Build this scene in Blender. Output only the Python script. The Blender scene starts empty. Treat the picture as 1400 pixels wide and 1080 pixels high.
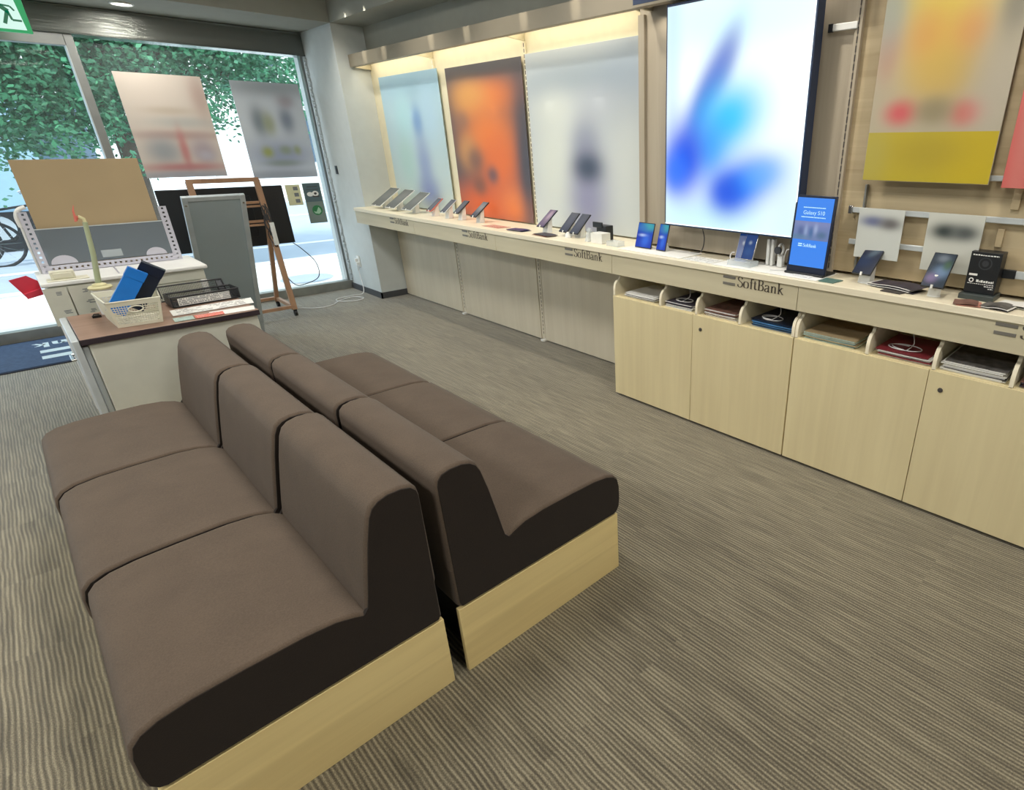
import bpy, bmesh, math, random
from mathutils import Vector, Matrix
random.seed(7)
C = bpy.context.scene.collection
PI = math.pi

# ------------------------------------------------------------------ materials
def lin(c):
    return tuple(((v/255)/12.92 if v/255 <= .04045 else ((v/255+.055)/1.055)**2.4) for v in c) + (1,)

def newmat(name):
    m = bpy.data.materials.new(name); m.use_nodes = True
    nt = m.node_tree; b = nt.nodes['Principled BSDF']
    return m, nt, b

def N(nt, t, **kw):
    n = nt.nodes.new(t)
    for k, v in kw.items(): setattr(n, k, v)
    return n

def plain(name, rgb, rough=.5, metal=0, var=.06, scale=12, bump=0, bscale=200, coat=0):
    m, nt, b = newmat(name)
    tc = N(nt, 'ShaderNodeTexCoord'); no = N(nt, 'ShaderNodeTexNoise'); no.inputs['Scale'].default_value = scale
    nt.links.new(tc.outputs['Object'], no.inputs['Vector'])
    r = N(nt, 'ShaderNodeValToRGB'); c = lin(rgb)
    r.color_ramp.elements[0].position = .3; r.color_ramp.elements[1].position = .7
    r.color_ramp.elements[0].color = tuple(x*(1-var) for x in c[:3])+(1,)
    r.color_ramp.elements[1].color = tuple(min(1, x*(1+var)) for x in c[:3])+(1,)
    nt.links.new(no.outputs['Fac'], r.inputs['Fac']); nt.links.new(r.outputs['Color'], b.inputs['Base Color'])
    b.inputs['Roughness'].default_value = rough; b.inputs['Metallic'].default_value = metal
    if coat: b.inputs['Coat Weight'].default_value = coat
    if bump:
        n2 = N(nt, 'ShaderNodeTexNoise'); n2.inputs['Scale'].default_value = bscale; n2.inputs['Detail'].default_value = 3
        nt.links.new(tc.outputs['Object'], n2.inputs['Vector'])
        bp = N(nt, 'ShaderNodeBump'); bp.inputs['Strength'].default_value = bump; bp.inputs['Distance'].default_value = .002
        nt.links.new(n2.outputs['Fac'], bp.inputs['Height']); nt.links.new(bp.outputs['Normal'], b.inputs['Normal'])
    return m

def wood(name, rgb, axis='z', amp=.10, rough=.5, freq=1.0, planks=0):
    """grain running along one axis of the object's coordinates"""
    m, nt, b = newmat(name)
    tc = N(nt, 'ShaderNodeTexCoord'); mp = N(nt, 'ShaderNodeMapping')
    s = {'x': (1.2, 26, 26), 'y': (26, 1.2, 26), 'z': (26, 26, 1.2)}[axis]
    mp.inputs['Scale'].default_value = tuple(v*freq for v in s)
    nt.links.new(tc.outputs['Object'], mp.inputs['Vector'])
    no = N(nt, 'ShaderNodeTexNoise'); no.inputs['Scale'].default_value = 1; no.inputs['Detail'].default_value = 5
    no.inputs['Distortion'].default_value = .6
    nt.links.new(mp.outputs['Vector'], no.inputs['Vector'])
    mp2 = N(nt, 'ShaderNodeMapping'); mp2.inputs['Scale'].default_value = tuple((v*.16 if v > 2 else v*.9) for v in s)
    nt.links.new(tc.outputs['Object'], mp2.inputs['Vector'])
    n2 = N(nt, 'ShaderNodeTexNoise'); n2.inputs['Scale'].default_value = 1; nt.links.new(mp2.outputs['Vector'], n2.inputs['Vector'])
    mx = N(nt, 'ShaderNodeMath', operation='ADD'); nt.links.new(no.outputs['Fac'], mx.inputs[0]); nt.links.new(n2.outputs['Fac'], mx.inputs[1])
    src = mx.outputs[0]
    if planks:
        sp = N(nt, 'ShaderNodeSeparateXYZ'); nt.links.new(tc.outputs['Object'], sp.inputs[0])
        d = N(nt, 'ShaderNodeMath', operation='DIVIDE'); nt.links.new(sp.outputs['Z'], d.inputs[0]); d.inputs[1].default_value = planks
        f = N(nt, 'ShaderNodeMath', operation='FLOOR'); nt.links.new(d.outputs[0], f.inputs[0])
        w = N(nt, 'ShaderNodeTexWhiteNoise', noise_dimensions='1D'); nt.links.new(f.outputs[0], w.inputs['W'])
        a = N(nt, 'ShaderNodeMath', operation='MULTIPLY_ADD'); nt.links.new(w.outputs['Value'], a.inputs[0]); a.inputs[1].default_value = .5
        nt.links.new(src, a.inputs[2]); sb = N(nt, 'ShaderNodeMath', operation='SUBTRACT'); nt.links.new(a.outputs[0], sb.inputs[0]); sb.inputs[1].default_value = .25
        src = sb.outputs[0]
    r = N(nt, 'ShaderNodeValToRGB'); c = lin(rgb)
    r.color_ramp.elements[0].position = .35; r.color_ramp.elements[1].position = .65
    hm = N(nt, 'ShaderNodeMath', operation='MULTIPLY'); hm.inputs[1].default_value = .5; nt.links.new(src, hm.inputs[0])
    r.color_ramp.elements[0].color = (c[0]*(1-amp*1.2), c[1]*(1-amp*1.5), c[2]*(1-amp*1.9), 1)
    r.color_ramp.elements[1].color = (min(1, c[0]*(1+amp)), min(1, c[1]*(1+amp)), min(1, c[2]*(1+amp)), 1)
    nt.links.new(hm.outputs[0], r.inputs['Fac']); nt.links.new(r.outputs['Color'], b.inputs['Base Color'])
    b.inputs['Roughness'].default_value = rough
    return m

def fabric(name, rgb, var=.16):
    m, nt, b = newmat(name)
    tc = N(nt, 'ShaderNodeTexCoord')
    n1 = N(nt, 'ShaderNodeTexNoise'); n1.inputs['Scale'].default_value = 260; n1.inputs['Detail'].default_value = 2
    n2 = N(nt, 'ShaderNodeTexNoise'); n2.inputs['Scale'].default_value = 9; n2.inputs['Detail'].default_value = 4
    for n in (n1, n2): nt.links.new(tc.outputs['Object'], n.inputs['Vector'])
    a = N(nt, 'ShaderNodeMath', operation='MULTIPLY_ADD'); a.inputs[1].default_value = .6
    nt.links.new(n1.outputs['Fac'], a.inputs[0]); h = N(nt, 'ShaderNodeMath', operation='MULTIPLY'); h.inputs[1].default_value = .4
    nt.links.new(n2.outputs['Fac'], h.inputs[0]); nt.links.new(h.outputs[0], a.inputs[2])
    r = N(nt, 'ShaderNodeValToRGB'); c = lin(rgb)
    r.color_ramp.elements[0].position = .35; r.color_ramp.elements[1].position = .65
    r.color_ramp.elements[0].color = tuple(x*(1-var) for x in c[:3])+(1,)
    r.color_ramp.elements[1].color = tuple(min(1, x*(1+var)) for x in c[:3])+(1,)
    nt.links.new(a.outputs[0], r.inputs['Fac']); nt.links.new(r.outputs['Color'], b.inputs['Base Color'])
    b.inputs['Roughness'].default_value = .95; b.inputs['Sheen Weight'].default_value = .08; b.inputs['Sheen Roughness'].default_value = .5
    bp = N(nt, 'ShaderNodeBump'); bp.inputs['Strength'].default_value = .35; bp.inputs['Distance'].default_value = .0015
    nt.links.new(n1.outputs['Fac'], bp.inputs['Height']); nt.links.new(bp.outputs['Normal'], b.inputs['Normal'])
    return m

def carpet(name):
    m, nt, b = newmat(name)
    L = nt.links.new
    tc = N(nt, 'ShaderNodeTexCoord'); sp = N(nt, 'ShaderNodeSeparateXYZ'); L(tc.outputs['Object'], sp.inputs[0])
    def fl(out):
        d = N(nt, 'ShaderNodeMath', operation='MULTIPLY'); d.inputs[1].default_value = 2.0; L(out, d.inputs[0])
        f = N(nt, 'ShaderNodeMath', operation='FLOOR'); L(d.outputs[0], f.inputs[0]); return f.outputs[0]
    cb = N(nt, 'ShaderNodeCombineXYZ'); L(fl(sp.outputs['X']), cb.inputs[0]); L(fl(sp.outputs['Y']), cb.inputs[1])
    wn = N(nt, 'ShaderNodeTexWhiteNoise', noise_dimensions='3D'); L(cb.outputs[0], wn.inputs['Vector'])
    # every tile has its own stripe layout
    off = N(nt, 'ShaderNodeVectorMath', operation='MULTIPLY'); L(wn.outputs['Color'], off.inputs[0]); off.inputs[1].default_value = (3, 9, 0)
    ad = N(nt, 'ShaderNodeVectorMath', operation='ADD'); L(tc.outputs['Object'], ad.inputs[0]); L(off.outputs[0], ad.inputs[1])
    def noise(sc, src, detail=2, rough=.5):
        mp = N(nt, 'ShaderNodeMapping'); mp.inputs['Scale'].default_value = sc; L(src, mp.inputs['Vector'])
        n = N(nt, 'ShaderNodeTexNoise'); n.inputs['Scale'].default_value = 1; n.inputs['Detail'].default_value = detail; n.inputs['Roughness'].default_value = rough
        L(mp.outputs['Vector'], n.inputs['Vector']); return n.outputs['Fac']
    n1 = noise((78, 4.0, 1), ad.outputs[0]); n2 = noise((330, 260, 1), tc.outputs['Object'], 2, .7); n4 = noise((6, 6, 1), tc.outputs['Object'], 1); n3 = noise((2.2, .8, 1), tc.outputs['Object'], 3)
    # cords
    wv = N(nt, 'ShaderNodeMath', operation='MULTIPLY'); wv.inputs[1].default_value = 2*PI/.0125
    wob = N(nt, 'ShaderNodeMath', operation='MULTIPLY_ADD'); L(n4, wob.inputs[0]); wob.inputs[1].default_value = .012; L(sp.outputs['X'], wob.inputs[2]); L(wob.outputs[0], wv.inputs[0])
    sn = N(nt, 'ShaderNodeMath', operation='SINE'); L(wv.outputs[0], sn.inputs[0])
    def ma(a, k, c):
        q = N(nt, 'ShaderNodeMath', operation='MULTIPLY_ADD'); L(a, q.inputs[0]); q.inputs[1].default_value = k
        if isinstance(c, float): q.inputs[2].default_value = c
        else: L(c, q.inputs[2])
        return q.outputs[0]
    v = ma(n1, .46, .08); v = ma(n2, .72, v); v = ma(n3, .18, v); v = ma(sn.outputs[0], .145, v); v = ma(wn.outputs['Value'], .012, v)
    r = N(nt, 'ShaderNodeValToRGB'); e = r.color_ramp.elements
    e[0].position = .40; e[0].color = lin((46, 40, 28)); e[1].position = 1.05 if False else 1.0; e[1].color = lin((160, 152, 128))
    x = e.new(.62); x.color = lin((80, 73, 57)); x = e.new(.8); x.color = lin((116, 108, 88))
    L(v, r.inputs['Fac']); L(r.outputs['Color'], b.inputs['Base Color']); b.inputs['Roughness'].default_value = .78
    b.inputs['Sheen Weight'].default_value = .45
    bp = N(nt, 'ShaderNodeBump'); bp.inputs['Strength'].default_value = .5; bp.inputs['Distance'].default_value = .003
    L(v, bp.inputs['Height']); L(bp.outputs['Normal'], b.inputs['Normal'])
    return m

def blobs(name, base, spots, uax='y', uflip=True, vax='z', emit=0, rough=.45, grad=None):
    """a printed or shown picture: soft coloured fields placed in the picture's own 0-1 frame.
    spots: (u, v, ru, rv, angle_deg, rgb, strength)"""
    m, nt, b = newmat(name); L = nt.links.new
    tc = N(nt, 'ShaderNodeTexCoord'); sp = N(nt, 'ShaderNodeSeparateXYZ'); L(tc.outputs['Generated'], sp.inputs[0])
    u = sp.outputs[uax.upper()]; v = sp.outputs[vax.upper()]
    def M(op, a, bb=None, c=None):
        q = N(nt, 'ShaderNodeMath', operation=op)
        for i, x in enumerate((a, bb, c)):
            if x is None: continue
            if isinstance(x, (int, float)): q.inputs[i].default_value = x
            else: L(x, q.inputs[i])
        return q.outputs[0]
    if uflip: u = M('SUBTRACT', 1.0, u)
    cur = None
    rgb = N(nt, 'ShaderNodeRGB'); rgb.outputs[0].default_value = lin(base); cur = rgb.outputs[0]
    if grad:
        mx = N(nt, 'ShaderNodeMix', data_type='RGBA'); L(v, mx.inputs[0]); mx.inputs[6].default_value = lin(grad); L(cur, mx.inputs[7]); cur = mx.outputs[2]
    for (cu, cv, ru, rv, ang, col, st) in spots:
        ca, sa = math.cos(math.radians(ang)), math.sin(math.radians(ang))
        du = M('SUBTRACT', u, cu); dv = M('SUBTRACT', v, cv)
        a = M('DIVIDE', M('ADD', M('MULTIPLY', du, ca), M('MULTIPLY', dv, sa)), ru)
        c = M('DIVIDE', M('SUBTRACT', M('MULTIPLY', dv, ca), M('MULTIPLY', du, sa)), rv)
        r2 = M('ADD', M('MULTIPLY', a, a), M('MULTIPLY', c, c))
        r4 = M('POWER', r2, 1.25)
        g = M('MULTIPLY', M('EXPONENT', M('MULTIPLY', r4, -1.0)), st)
        mx = N(nt, 'ShaderNodeMix', data_type='RGBA'); L(g, mx.inputs[0]); L(cur, mx.inputs[6]); mx.inputs[7].default_value = lin(col); cur = mx.outputs[2]
    L(cur, b.inputs['Base Color']); b.inputs['Roughness'].default_value = rough
    if emit:
        L(cur, b.inputs['Emission Color']); b.inputs['Emission Strength'].default_value = emit
        bl = N(nt, 'ShaderNodeMix', data_type='RGBA'); bl.inputs[0].default_value = .85; L(cur, bl.inputs[6]); bl.inputs[7].default_value = (0, 0, 0, 1); L(bl.outputs[2], b.inputs['Base Color'])
    return m

def glow(name, rgb, s):
    m, nt, b = newmat(name)
    tc = N(nt, 'ShaderNodeTexCoord'); no = N(nt, 'ShaderNodeTexNoise'); no.inputs['Scale'].default_value = 3; nt.links.new(tc.outputs['Object'], no.inputs['Vector'])
    mr = N(nt, 'ShaderNodeMapRange'); mr.inputs['To Min'].default_value = s*.97; mr.inputs['To Max'].default_value = s*1.03
    nt.links.new(no.outputs['Fac'], mr.inputs['Value']); nt.links.new(mr.outputs[0], b.inputs['Emission Strength'])
    b.inputs['Base Color'].default_value = lin((60, 60, 60)); b.inputs['Emission Color'].default_value = lin(rgb)
    return m

def see(name, rgb=(235, 245, 250), alpha=.12, rough=.05):
    """clear pane or film: mostly lets light through, faint glossy skin"""
    m = bpy.data.materials.new(name); m.use_nodes = True; nt = m.node_tree; nt.nodes.clear()
    o = N(nt, 'ShaderNodeOutputMaterial'); t = N(nt, 'ShaderNodeBsdfTransparent'); p = N(nt, 'ShaderNodeBsdfPrincipled')
    tc = N(nt, 'ShaderNodeTexCoord'); no = N(nt, 'ShaderNodeTexNoise'); no.inputs['Scale'].default_value = 2; nt.links.new(tc.outputs['Object'], no.inputs['Vector'])
    mr = N(nt, 'ShaderNodeMapRange'); mr.inputs['To Min'].default_value = alpha*.85; mr.inputs['To Max'].default_value = alpha*1.15
    nt.links.new(no.outputs['Fac'], mr.inputs['Value'])
    p.inputs['Base Color'].default_value = lin(rgb); p.inputs['Roughness'].default_value = rough
    mx = N(nt, 'ShaderNodeMixShader'); nt.links.new(mr.outputs[0], mx.inputs[0]); nt.links.new(t.outputs[0], mx.inputs[1]); nt.links.new(p.outputs[0], mx.inputs[2])
    nt.links.new(mx.outputs[0], o.inputs[0]); return m

M = {}
M['carpet'] = carpet('striped_carpet')
M['wall'] = plain('painted_wall', (200, 206, 205), .75, var=.02, bump=.15)
M['ceiling'] = plain('ceiling_paint_shaded', (150, 151, 142), .85, var=.02)  # white ceiling greyed, its shade put into the colour
M['header'] = plain('shutter_box_metal', (112, 116, 112), .32, metal=.6, var=.05, scale=4)
M['alu'] = plain('window_aluminium', (150, 152, 150), .35, metal=.7, var=.05)
M['aluwhite'] = plain('pale_aluminium', (205, 212, 215), .4, metal=.3, var=.04)
M['sill'] = plain('steel_sill', (150, 152, 146), .45, metal=.5, var=.12, scale=9)
M['base_grey'] = plain('vinyl_skirting', (70, 72, 76), .6)
M['maple_v'] = wood('maple_upright', (224, 211, 170), 'z', .05, .48)
M['maple_h'] = wood('maple_along', (206, 198, 170), 'y', .05, .45)
M['maple_top'] = wood('maple_worktop', (240, 232, 208), 'y', .05, .35)
M['oak_h'] = wood('pale_oak_base', (238, 217, 158), 'x', .10, .5)
M['panel_v'] = wood('pale_board', (212, 204, 184), 'z', .05, .55)
M['bay_v'] = wood('bay_board', (176, 166, 148), 'z', .08, .55)
M['plank'] = wood('plank_board', (186, 170, 138), 'y', .13, .55, planks=.09)
M['cream'] = plain('cream_bay_wall', (226, 219, 192), .7, var=.03)
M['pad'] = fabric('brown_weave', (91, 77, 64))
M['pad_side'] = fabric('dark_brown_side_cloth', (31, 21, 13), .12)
M['steel'] = plain('brushed_canopy_steel', (150, 141, 124), .42, metal=.4, var=.05, scale=3)
M['chrome'] = plain('chrome', (205, 205, 205), .2, metal=.9)
M['black'] = plain('black_plastic', (26, 29, 33), .38)
M['dark'] = plain('dark_grey_plastic', (52, 55, 60), .5)
M['navyframe'] = plain('display_frame_navy', (34, 52, 84), .4)
M['white'] = plain('white_plastic', (232, 233, 230), .42, var=.02)
M['offwhite'] = plain('desk_enamel', (205, 205, 192), .5, var=.03)
M['paper'] = plain('paper', (236, 236, 232), .8, var=.02)
M['paper_grey'] = plain('grey_print', (120, 124, 128), .7, var=.2, scale=60)
M['ink'] = plain('ink_print', (70, 66, 64), .8)
M['walnut'] = wood('walnut_laminate', (150, 122, 106), 'x', .12, .4)
M['walnut_edge'] = plain('walnut_edge', (52, 42, 48), .45)
M['logo_grey'] = plain('logo_bar_grey', (122, 119, 112), .45, metal=.2)
M['letter'] = plain('lettering_brown_grey', (84, 76, 66), .5)
M['rackwood'] = wood('stained_rack_wood', (168, 132, 104), 'z', .12, .45)
M['greyboard'] = plain('sign_back_grey', (160, 174, 180), .6, var=.05, scale=3)
M['lav'] = plain('perforated_lavender_steel', (196, 196, 208), .4, var=.03)
M['boardframe'] = plain('silver_board_frame', (186, 196, 202), .4, metal=.2)
M['acryl'] = see('smoky_acrylic', (120, 130, 138), .80, .2)
M['clear'] = see('clear_acrylic', (225, 235, 240), .35, .08)
M['glass'] = see('window_glass', (220, 235, 240), .05, .02)
M['board'] = plain('buff_card_back', (172, 152, 118), .7, var=.08, scale=2)
M['red'] = plain('red_card', (206, 52, 74), .5, var=.1)
M['redsoft'] = plain('coral_card', (222, 120, 104), .6, var=.1)
M['blue'] = plain('blue_box_card', (24, 118, 208), .4, var=.06)
M['bluedark'] = plain('navy_box_card', (16, 26, 46), .35, var=.1)
M['mat'] = plain('navy_mat_pile', (62, 82, 112), .95, var=.12, scale=40, bump=.4)
M['matedge'] = plain('navy_mat_rubber', (20, 28, 48), .8)
M['matwhite'] = plain('white_mat_print', (205, 222, 228), .9)
M['teal'] = plain('teal_card', (84, 118, 112), .5)
M['green'] = plain('safety_green', (0, 150, 90), .5)
M['cup'] = plain('cream_cup', (222, 216, 170), .5)
M['tube'] = plain('pale_green_tube', (176, 186, 150), .4)
M['cable'] = plain('white_cable', (226, 226, 226), .5)
M['cabled'] = plain('dark_cable', (60, 60, 62), .6)
M['maroon'] = plain('maroon_cover', (130, 44, 52), .5, var=.1)
M['brownprint'] = plain('sepia_magazine_cover', (120, 88, 78), .55, var=.35, scale=30)
M['greyprint'] = plain('black_white_magazine_cover', (96, 94, 92), .5, var=.5, scale=30)
M['greenprint'] = plain('pale_green_magazine', (176, 198, 190), .6, var=.15, scale=30)
M['blueprint'] = plain('blue_folder', (78, 134, 190), .5, var=.2, scale=20)
M['darkprint'] = plain('dark_leaflet_cover', (58, 54, 66), .5, var=.35, scale=30)
M['pinkprint'] = plain('pink_leaflet', (196, 136, 120), .6, var=.2, scale=20)
M['navyprint'] = plain('navy_leaflet', (58, 62, 110), .5, var=.2, scale=20)
M['tile'] = plain('pale_paving', (225, 225, 222), .8, var=.04, scale=4)
M['road'] = plain('asphalt', (150, 164, 178), .9, var=.06, scale=2)
M['kerb'] = plain('kerb_stone', (205, 208, 212), .8)
M['leaf'] = plain('leaf_green', (60, 126, 88), .5, var=.45, scale=2.5)
M['bark'] = plain('bark', (84, 72, 60), .9, var=.2, bump=.8, bscale=30)
M['facade'] = plain('white_facade', (226, 228, 226), .8, var=.03, scale=1)
M['facade_glass'] = plain('facade_window_glass', (70, 92, 110), .15)
M['truck'] = plain('pale_blue_van_paint', (170, 205, 225), .35, var=.02)
M['rubber'] = plain('tyre_rubber', (26, 28, 34), .8)
M['gold'] = plain('pale_yellow_notice', (222, 220, 180), .7, var=.05)

# ------------------------------------------------------------------ mesh builder
class B:
    def __init__(s, o=(0, 0, 0)):
        s.bm = bmesh.new(); s.o = Vector(o); s.mi = 0
    def v(s, p): return s.bm.verts.new(Vector(p)-s.o)
    def face(s, pts):
        f = s.bm.faces.new([s.v(p) for p in pts]); f.material_index = s.mi; return f
    def box(s, x0, x1, y0, y1, z0, z1, rot=None, piv=None):
        P = [(x0,y0,z0),(x1,y0,z0),(x1,y1,z0),(x0,y1,z0),(x0,y0,z1),(x1,y0,z1),(x1,y1,z1),(x0,y1,z1)]
        if rot is not None:
            piv = Vector(piv if piv is not None else ((x0+x1)/2,(y0+y1)/2,(z0+z1)/2))
            P = [rot @ (Vector(p)-piv) + piv for p in P]
        V = [s.v(p) for p in P]
        for q in ((0,3,2,1),(4,5,6,7),(0,1,5,4),(1,2,6,5),(2,3,7,6),(3,0,4,7)):
            f = s.bm.faces.new([V[i] for i in q]); f.material_index = s.mi
        return s
    def prism(s, prof, axis, a, b, f3=None):
        """prof: 2D outline; axis: extrusion axis; remaining coords in xyz order"""
        def put(p, t):
            if f3: return f3(p[0], p[1], t)
            if axis == 'x': return (t, p[0], p[1])
            if axis == 'y': return (p[0], t, p[1])
            return (p[0], p[1], t)
        A = [s.v(put(p, a)) for p in prof]; Bv = [s.v(put(p, b)) for p in prof]; n = len(prof)
        fs = [s.bm.faces.new(A), s.bm.faces.new(Bv[::-1])]
        for i in range(n):
            fs.append(s.bm.faces.new([A[i], Bv[i], Bv[(i+1) % n], A[(i+1) % n]]))
        for f in fs: f.material_index = s.mi
        return s
    def tube(s, pts, r, n=10, caps=True, r2=None):
        pts = [Vector(p) for p in pts]; rings = []; up = None
        for i, p in enumerate(pts):
            t = (pts[min(i+1, len(pts)-1)]-pts[max(i-1, 0)]).normalized()
            if up is None:
                up = t.orthogonal().normalized()
            up = (up - t*up.dot(t)).normalized(); w = t.cross(up)
            rr = r if r2 is None else r+(r2-r)*i/(len(pts)-1)
            rings.append([s.v(p+(up*math.cos(2*PI*k/n)+w*math.sin(2*PI*k/n))*rr) for k in range(n)])
        for a, b in zip(rings, rings[1:]):
            for k in range(n):
                f = s.bm.faces.new([a[k], a[(k+1) % n], b[(k+1) % n], b[k]]); f.material_index = s.mi
        if caps:
            for R_ in (rings[0][::-1], rings[-1]):
                f = s.bm.faces.new(R_); f.material_index = s.mi
        return s
    def lathe(s, c, prof, n=24):
        """prof: (r, z) pairs around vertical axis at c"""
        rings = []
        for r, z in prof:
            rings.append([s.v((c[0]+r*math.cos(2*PI*k/n), c[1]+r*math.sin(2*PI*k/n), c[2]+z)) for k in range(n)])
        for a, b in zip(rings, rings[1:]):
            for k in range(n):
                f = s.bm.faces.new([a[k], a[(k+1) % n], b[(k+1) % n], b[k]]); f.material_index = s.mi
        for R_ in (rings[0][::-1], rings[-1]):
            f = s.bm.faces.new(R_); f.material_index = s.mi
        return s
    def build(s, name, mats, parent=None, bevel=0, seg=2, smooth=False, mod=None):
        if not isinstance(mats, (list, tuple)): mats = [mats]
        bmesh.ops.recalc_face_normals(s.bm, faces=s.bm.faces)
        me = bpy.data.meshes.new(name)
        # a thing without a parent gets its origin at its own base
        off = Vector((0, 0, 0))
        if parent is None and len(s.bm.verts):
            xs = [v.co for v in s.bm.verts]
            off = Vector(((min(v.x for v in xs)+max(v.x for v in xs))/2, (min(v.y for v in xs)+max(v.y for v in xs))/2, min(v.z for v in xs)))
            for v in s.bm.verts: v.co -= off
        s.bm.to_mesh(me); s.bm.free()
        for m in mats: me.materials.append(m)
        if smooth or bevel:
            for p in me.polygons: p.use_smooth = True
            me.set_sharp_from_angle(angle=math.radians(42))
        o = bpy.data.objects.new(name, me); C.objects.link(o)
        if parent: o.parent = parent
        else: o.location = s.o + off
        if bevel:
            md = o.modifiers.new('bevel', 'BEVEL'); md.width = bevel; md.segments = seg; md.limit_method = 'ANGLE'; md.angle_limit = math.radians(38)
            md.harden_normals = False
        return o

def thing(name, label, cat, loc=(0, 0, 0), rotz=0, group=None):
    o = bpy.data.objects.new(name, None); C.objects.link(o); o.empty_display_size = .05
    o.location = loc; o.rotation_euler = (0, 0, rotz); o['label'] = label; o['category'] = cat
    if group: o['group'] = group
    return o
def tag(o, label, cat, group=None, kind=None):
    o['label'] = label; o['category'] = cat
    if group: o['group'] = group
    if kind: o['kind'] = kind
    return o
def struct(o, label=None, cat=None):
    o['kind'] = 'structure'
    if label: o['label'] = label
    if cat: o['category'] = cat
    return o
def plabel(o, t): o['label'] = t; return o

def crom(pts, k=6, closed=False):
    out = []; n = len(pts)
    P = [Vector(p) for p in pts]
    rng = range(n if closed else n-1)
    for i in rng:
        p0 = P[(i-1) % n] if closed or i > 0 else P[0]; p1 = P[i]; p2 = P[(i+1) % n]; p3 = P[(i+2) % n] if closed or i < n-2 else P[-1]
        for j in range(k):
            t = j/k
            out.append(.5*((2*p1)+(p2-p0)*t+(2*p0-5*p1+4*p2-p3)*t*t+(3*p1-p0-3*p2+p3)*t**3))
    if not closed: out.append(P[-1])
    return out

# ------------------------------------------------------------------ roman lettering drawn with a broad pen
GL = {
 'S': (.58, [[(.50,.80),(.44,.95),(.27,1.0),(.11,.91),(.08,.75),(.20,.61),(.38,.50),(.52,.36),(.51,.16),(.38,.03),(.22,0),(.08,.07),(.04,.24)]], []),
 'o': (.58, [[(.28,.62),(.10,.56),(.04,.31),(.10,.06),(.28,0),(.46,.06),(.52,.31),(.46,.56),(.28,.62)]], []),
 'f': (.34, [[(.40,.93),(.33,1.0),(.22,.95),(.18,.8),(.18,.6),(.18,0)]], [((.03,.61),(.35,.61)),((.07,.01),(.30,.01))]),
 't': (.36, [[(.17,.82),(.17,.5),(.17,.14),(.24,.01),(.36,.08)]], [((.03,.61),(.34,.61))]),
 'B': (.68, [[(.17,0),(.17,.5),(.17,1)],[(.17,.98),(.38,.98),(.53,.9),(.55,.76),(.50,.6),(.36,.53),(.17,.53)],[(.36,.53),(.54,.46),(.62,.28),(.56,.1),(.40,.02),(.17,.02)]], [((.03,.985),(.2,.985)),((.03,.015),(.2,.015))]),
 'a': (.54, [[(.08,.48),(.14,.6),(.28,.62),(.39,.55),(.40,.4),(.40,.12),(.45,.01),(.53,.05)],[(.40,.37),(.22,.32),(.07,.22),(.06,.08),(.17,0),(.30,.03),(.40,.14)]], []),
 'n': (.62, [[(.14,.62),(.14,.3),(.14,0)],[(.14,.44),(.24,.58),(.36,.62),(.46,.54),(.48,.38),(.48,0)]], [((.02,.60),(.15,.60)),((.03,.01),(.26,.01)),((.37,.01),(.60,.01))]),
 'k': (.60, [[(.14,1),(.14,.5),(.14,0)],[(.46,.60),(.30,.44),(.16,.30)],[(.25,.38),(.40,.18),(.55,0)]], [((.02,.985),(.15,.985)),((.03,.01),(.26,.01)),((.36,.605),(.56,.605)),((.44,.01),(.64,.01))]),
}
def roman(b, text, put, h, thick=1.0):
    """put(u, v, w) -> world point; u along the text, v up, w out of the surface (metres)"""
    x = 0; adv = sum(GL[c][0]+.06 for c in text)
    for ch in text:
        wd, strokes, bars = GL[ch]
        for st in strokes:
            pts = crom([(p[0], p[1], 0) for p in st], 5)
            L_, R_ = [], []
            for i, p in enumerate(pts):
                t = (pts[min(i+1, len(pts)-1)]-pts[max(i-1, 0)]).normalized()
                hw = (.022+.052*abs(t.y)**1.3)*thick
                n = Vector((-t.y, t.x, 0)); L_.append(p+n*hw); R_.append(p-n*hw)
            for i in range(len(pts)-1):
                q = [L_[i], L_[i+1], R_[i+1], R_[i]]
                b.face([put((x+a.x)*h, a.y*h, .0012) for a in q])
        for (a, c) in bars:
            t = .022*thick
            b.face([put((x+px)*h, py*h, .0013) for px, py in ((a[0], a[1]-t), (c[0], c[1]-t), (c[0], c[1]+t), (a[0], a[1]+t))])
        x += wd+.06
    return adv*h
def roman_width(text, h): return sum(GL[c][0]+.06 for c in text)*h

def text_mesh(s, size):
    cu = bpy.data.curves.new('t', 'FONT'); cu.body = s; cu.size = size; cu.extrude = 0
    o = bpy.data.objects.new('t', cu); C.objects.link(o)
    dg = bpy.context.evaluated_depsgraph_get(); me = bpy.data.meshes.new_from_object(o.evaluated_get(dg))
    bpy.data.objects.remove(o)
    return me
def text_into(b, s, size, put, centre=True):
    me = text_mesh(s, size); w = max(v.co.x for v in me.vertices)
    vs = [b.v(put(v.co.x-(w/2 if centre else 0), v.co.y, .001)) for v in me.vertices]
    for p in me.polygons:
        try:
            f = b.bm.faces.new([vs[i] for i in p.vertices]); f.material_index = b.mi
        except ValueError: pass
    return w

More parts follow.
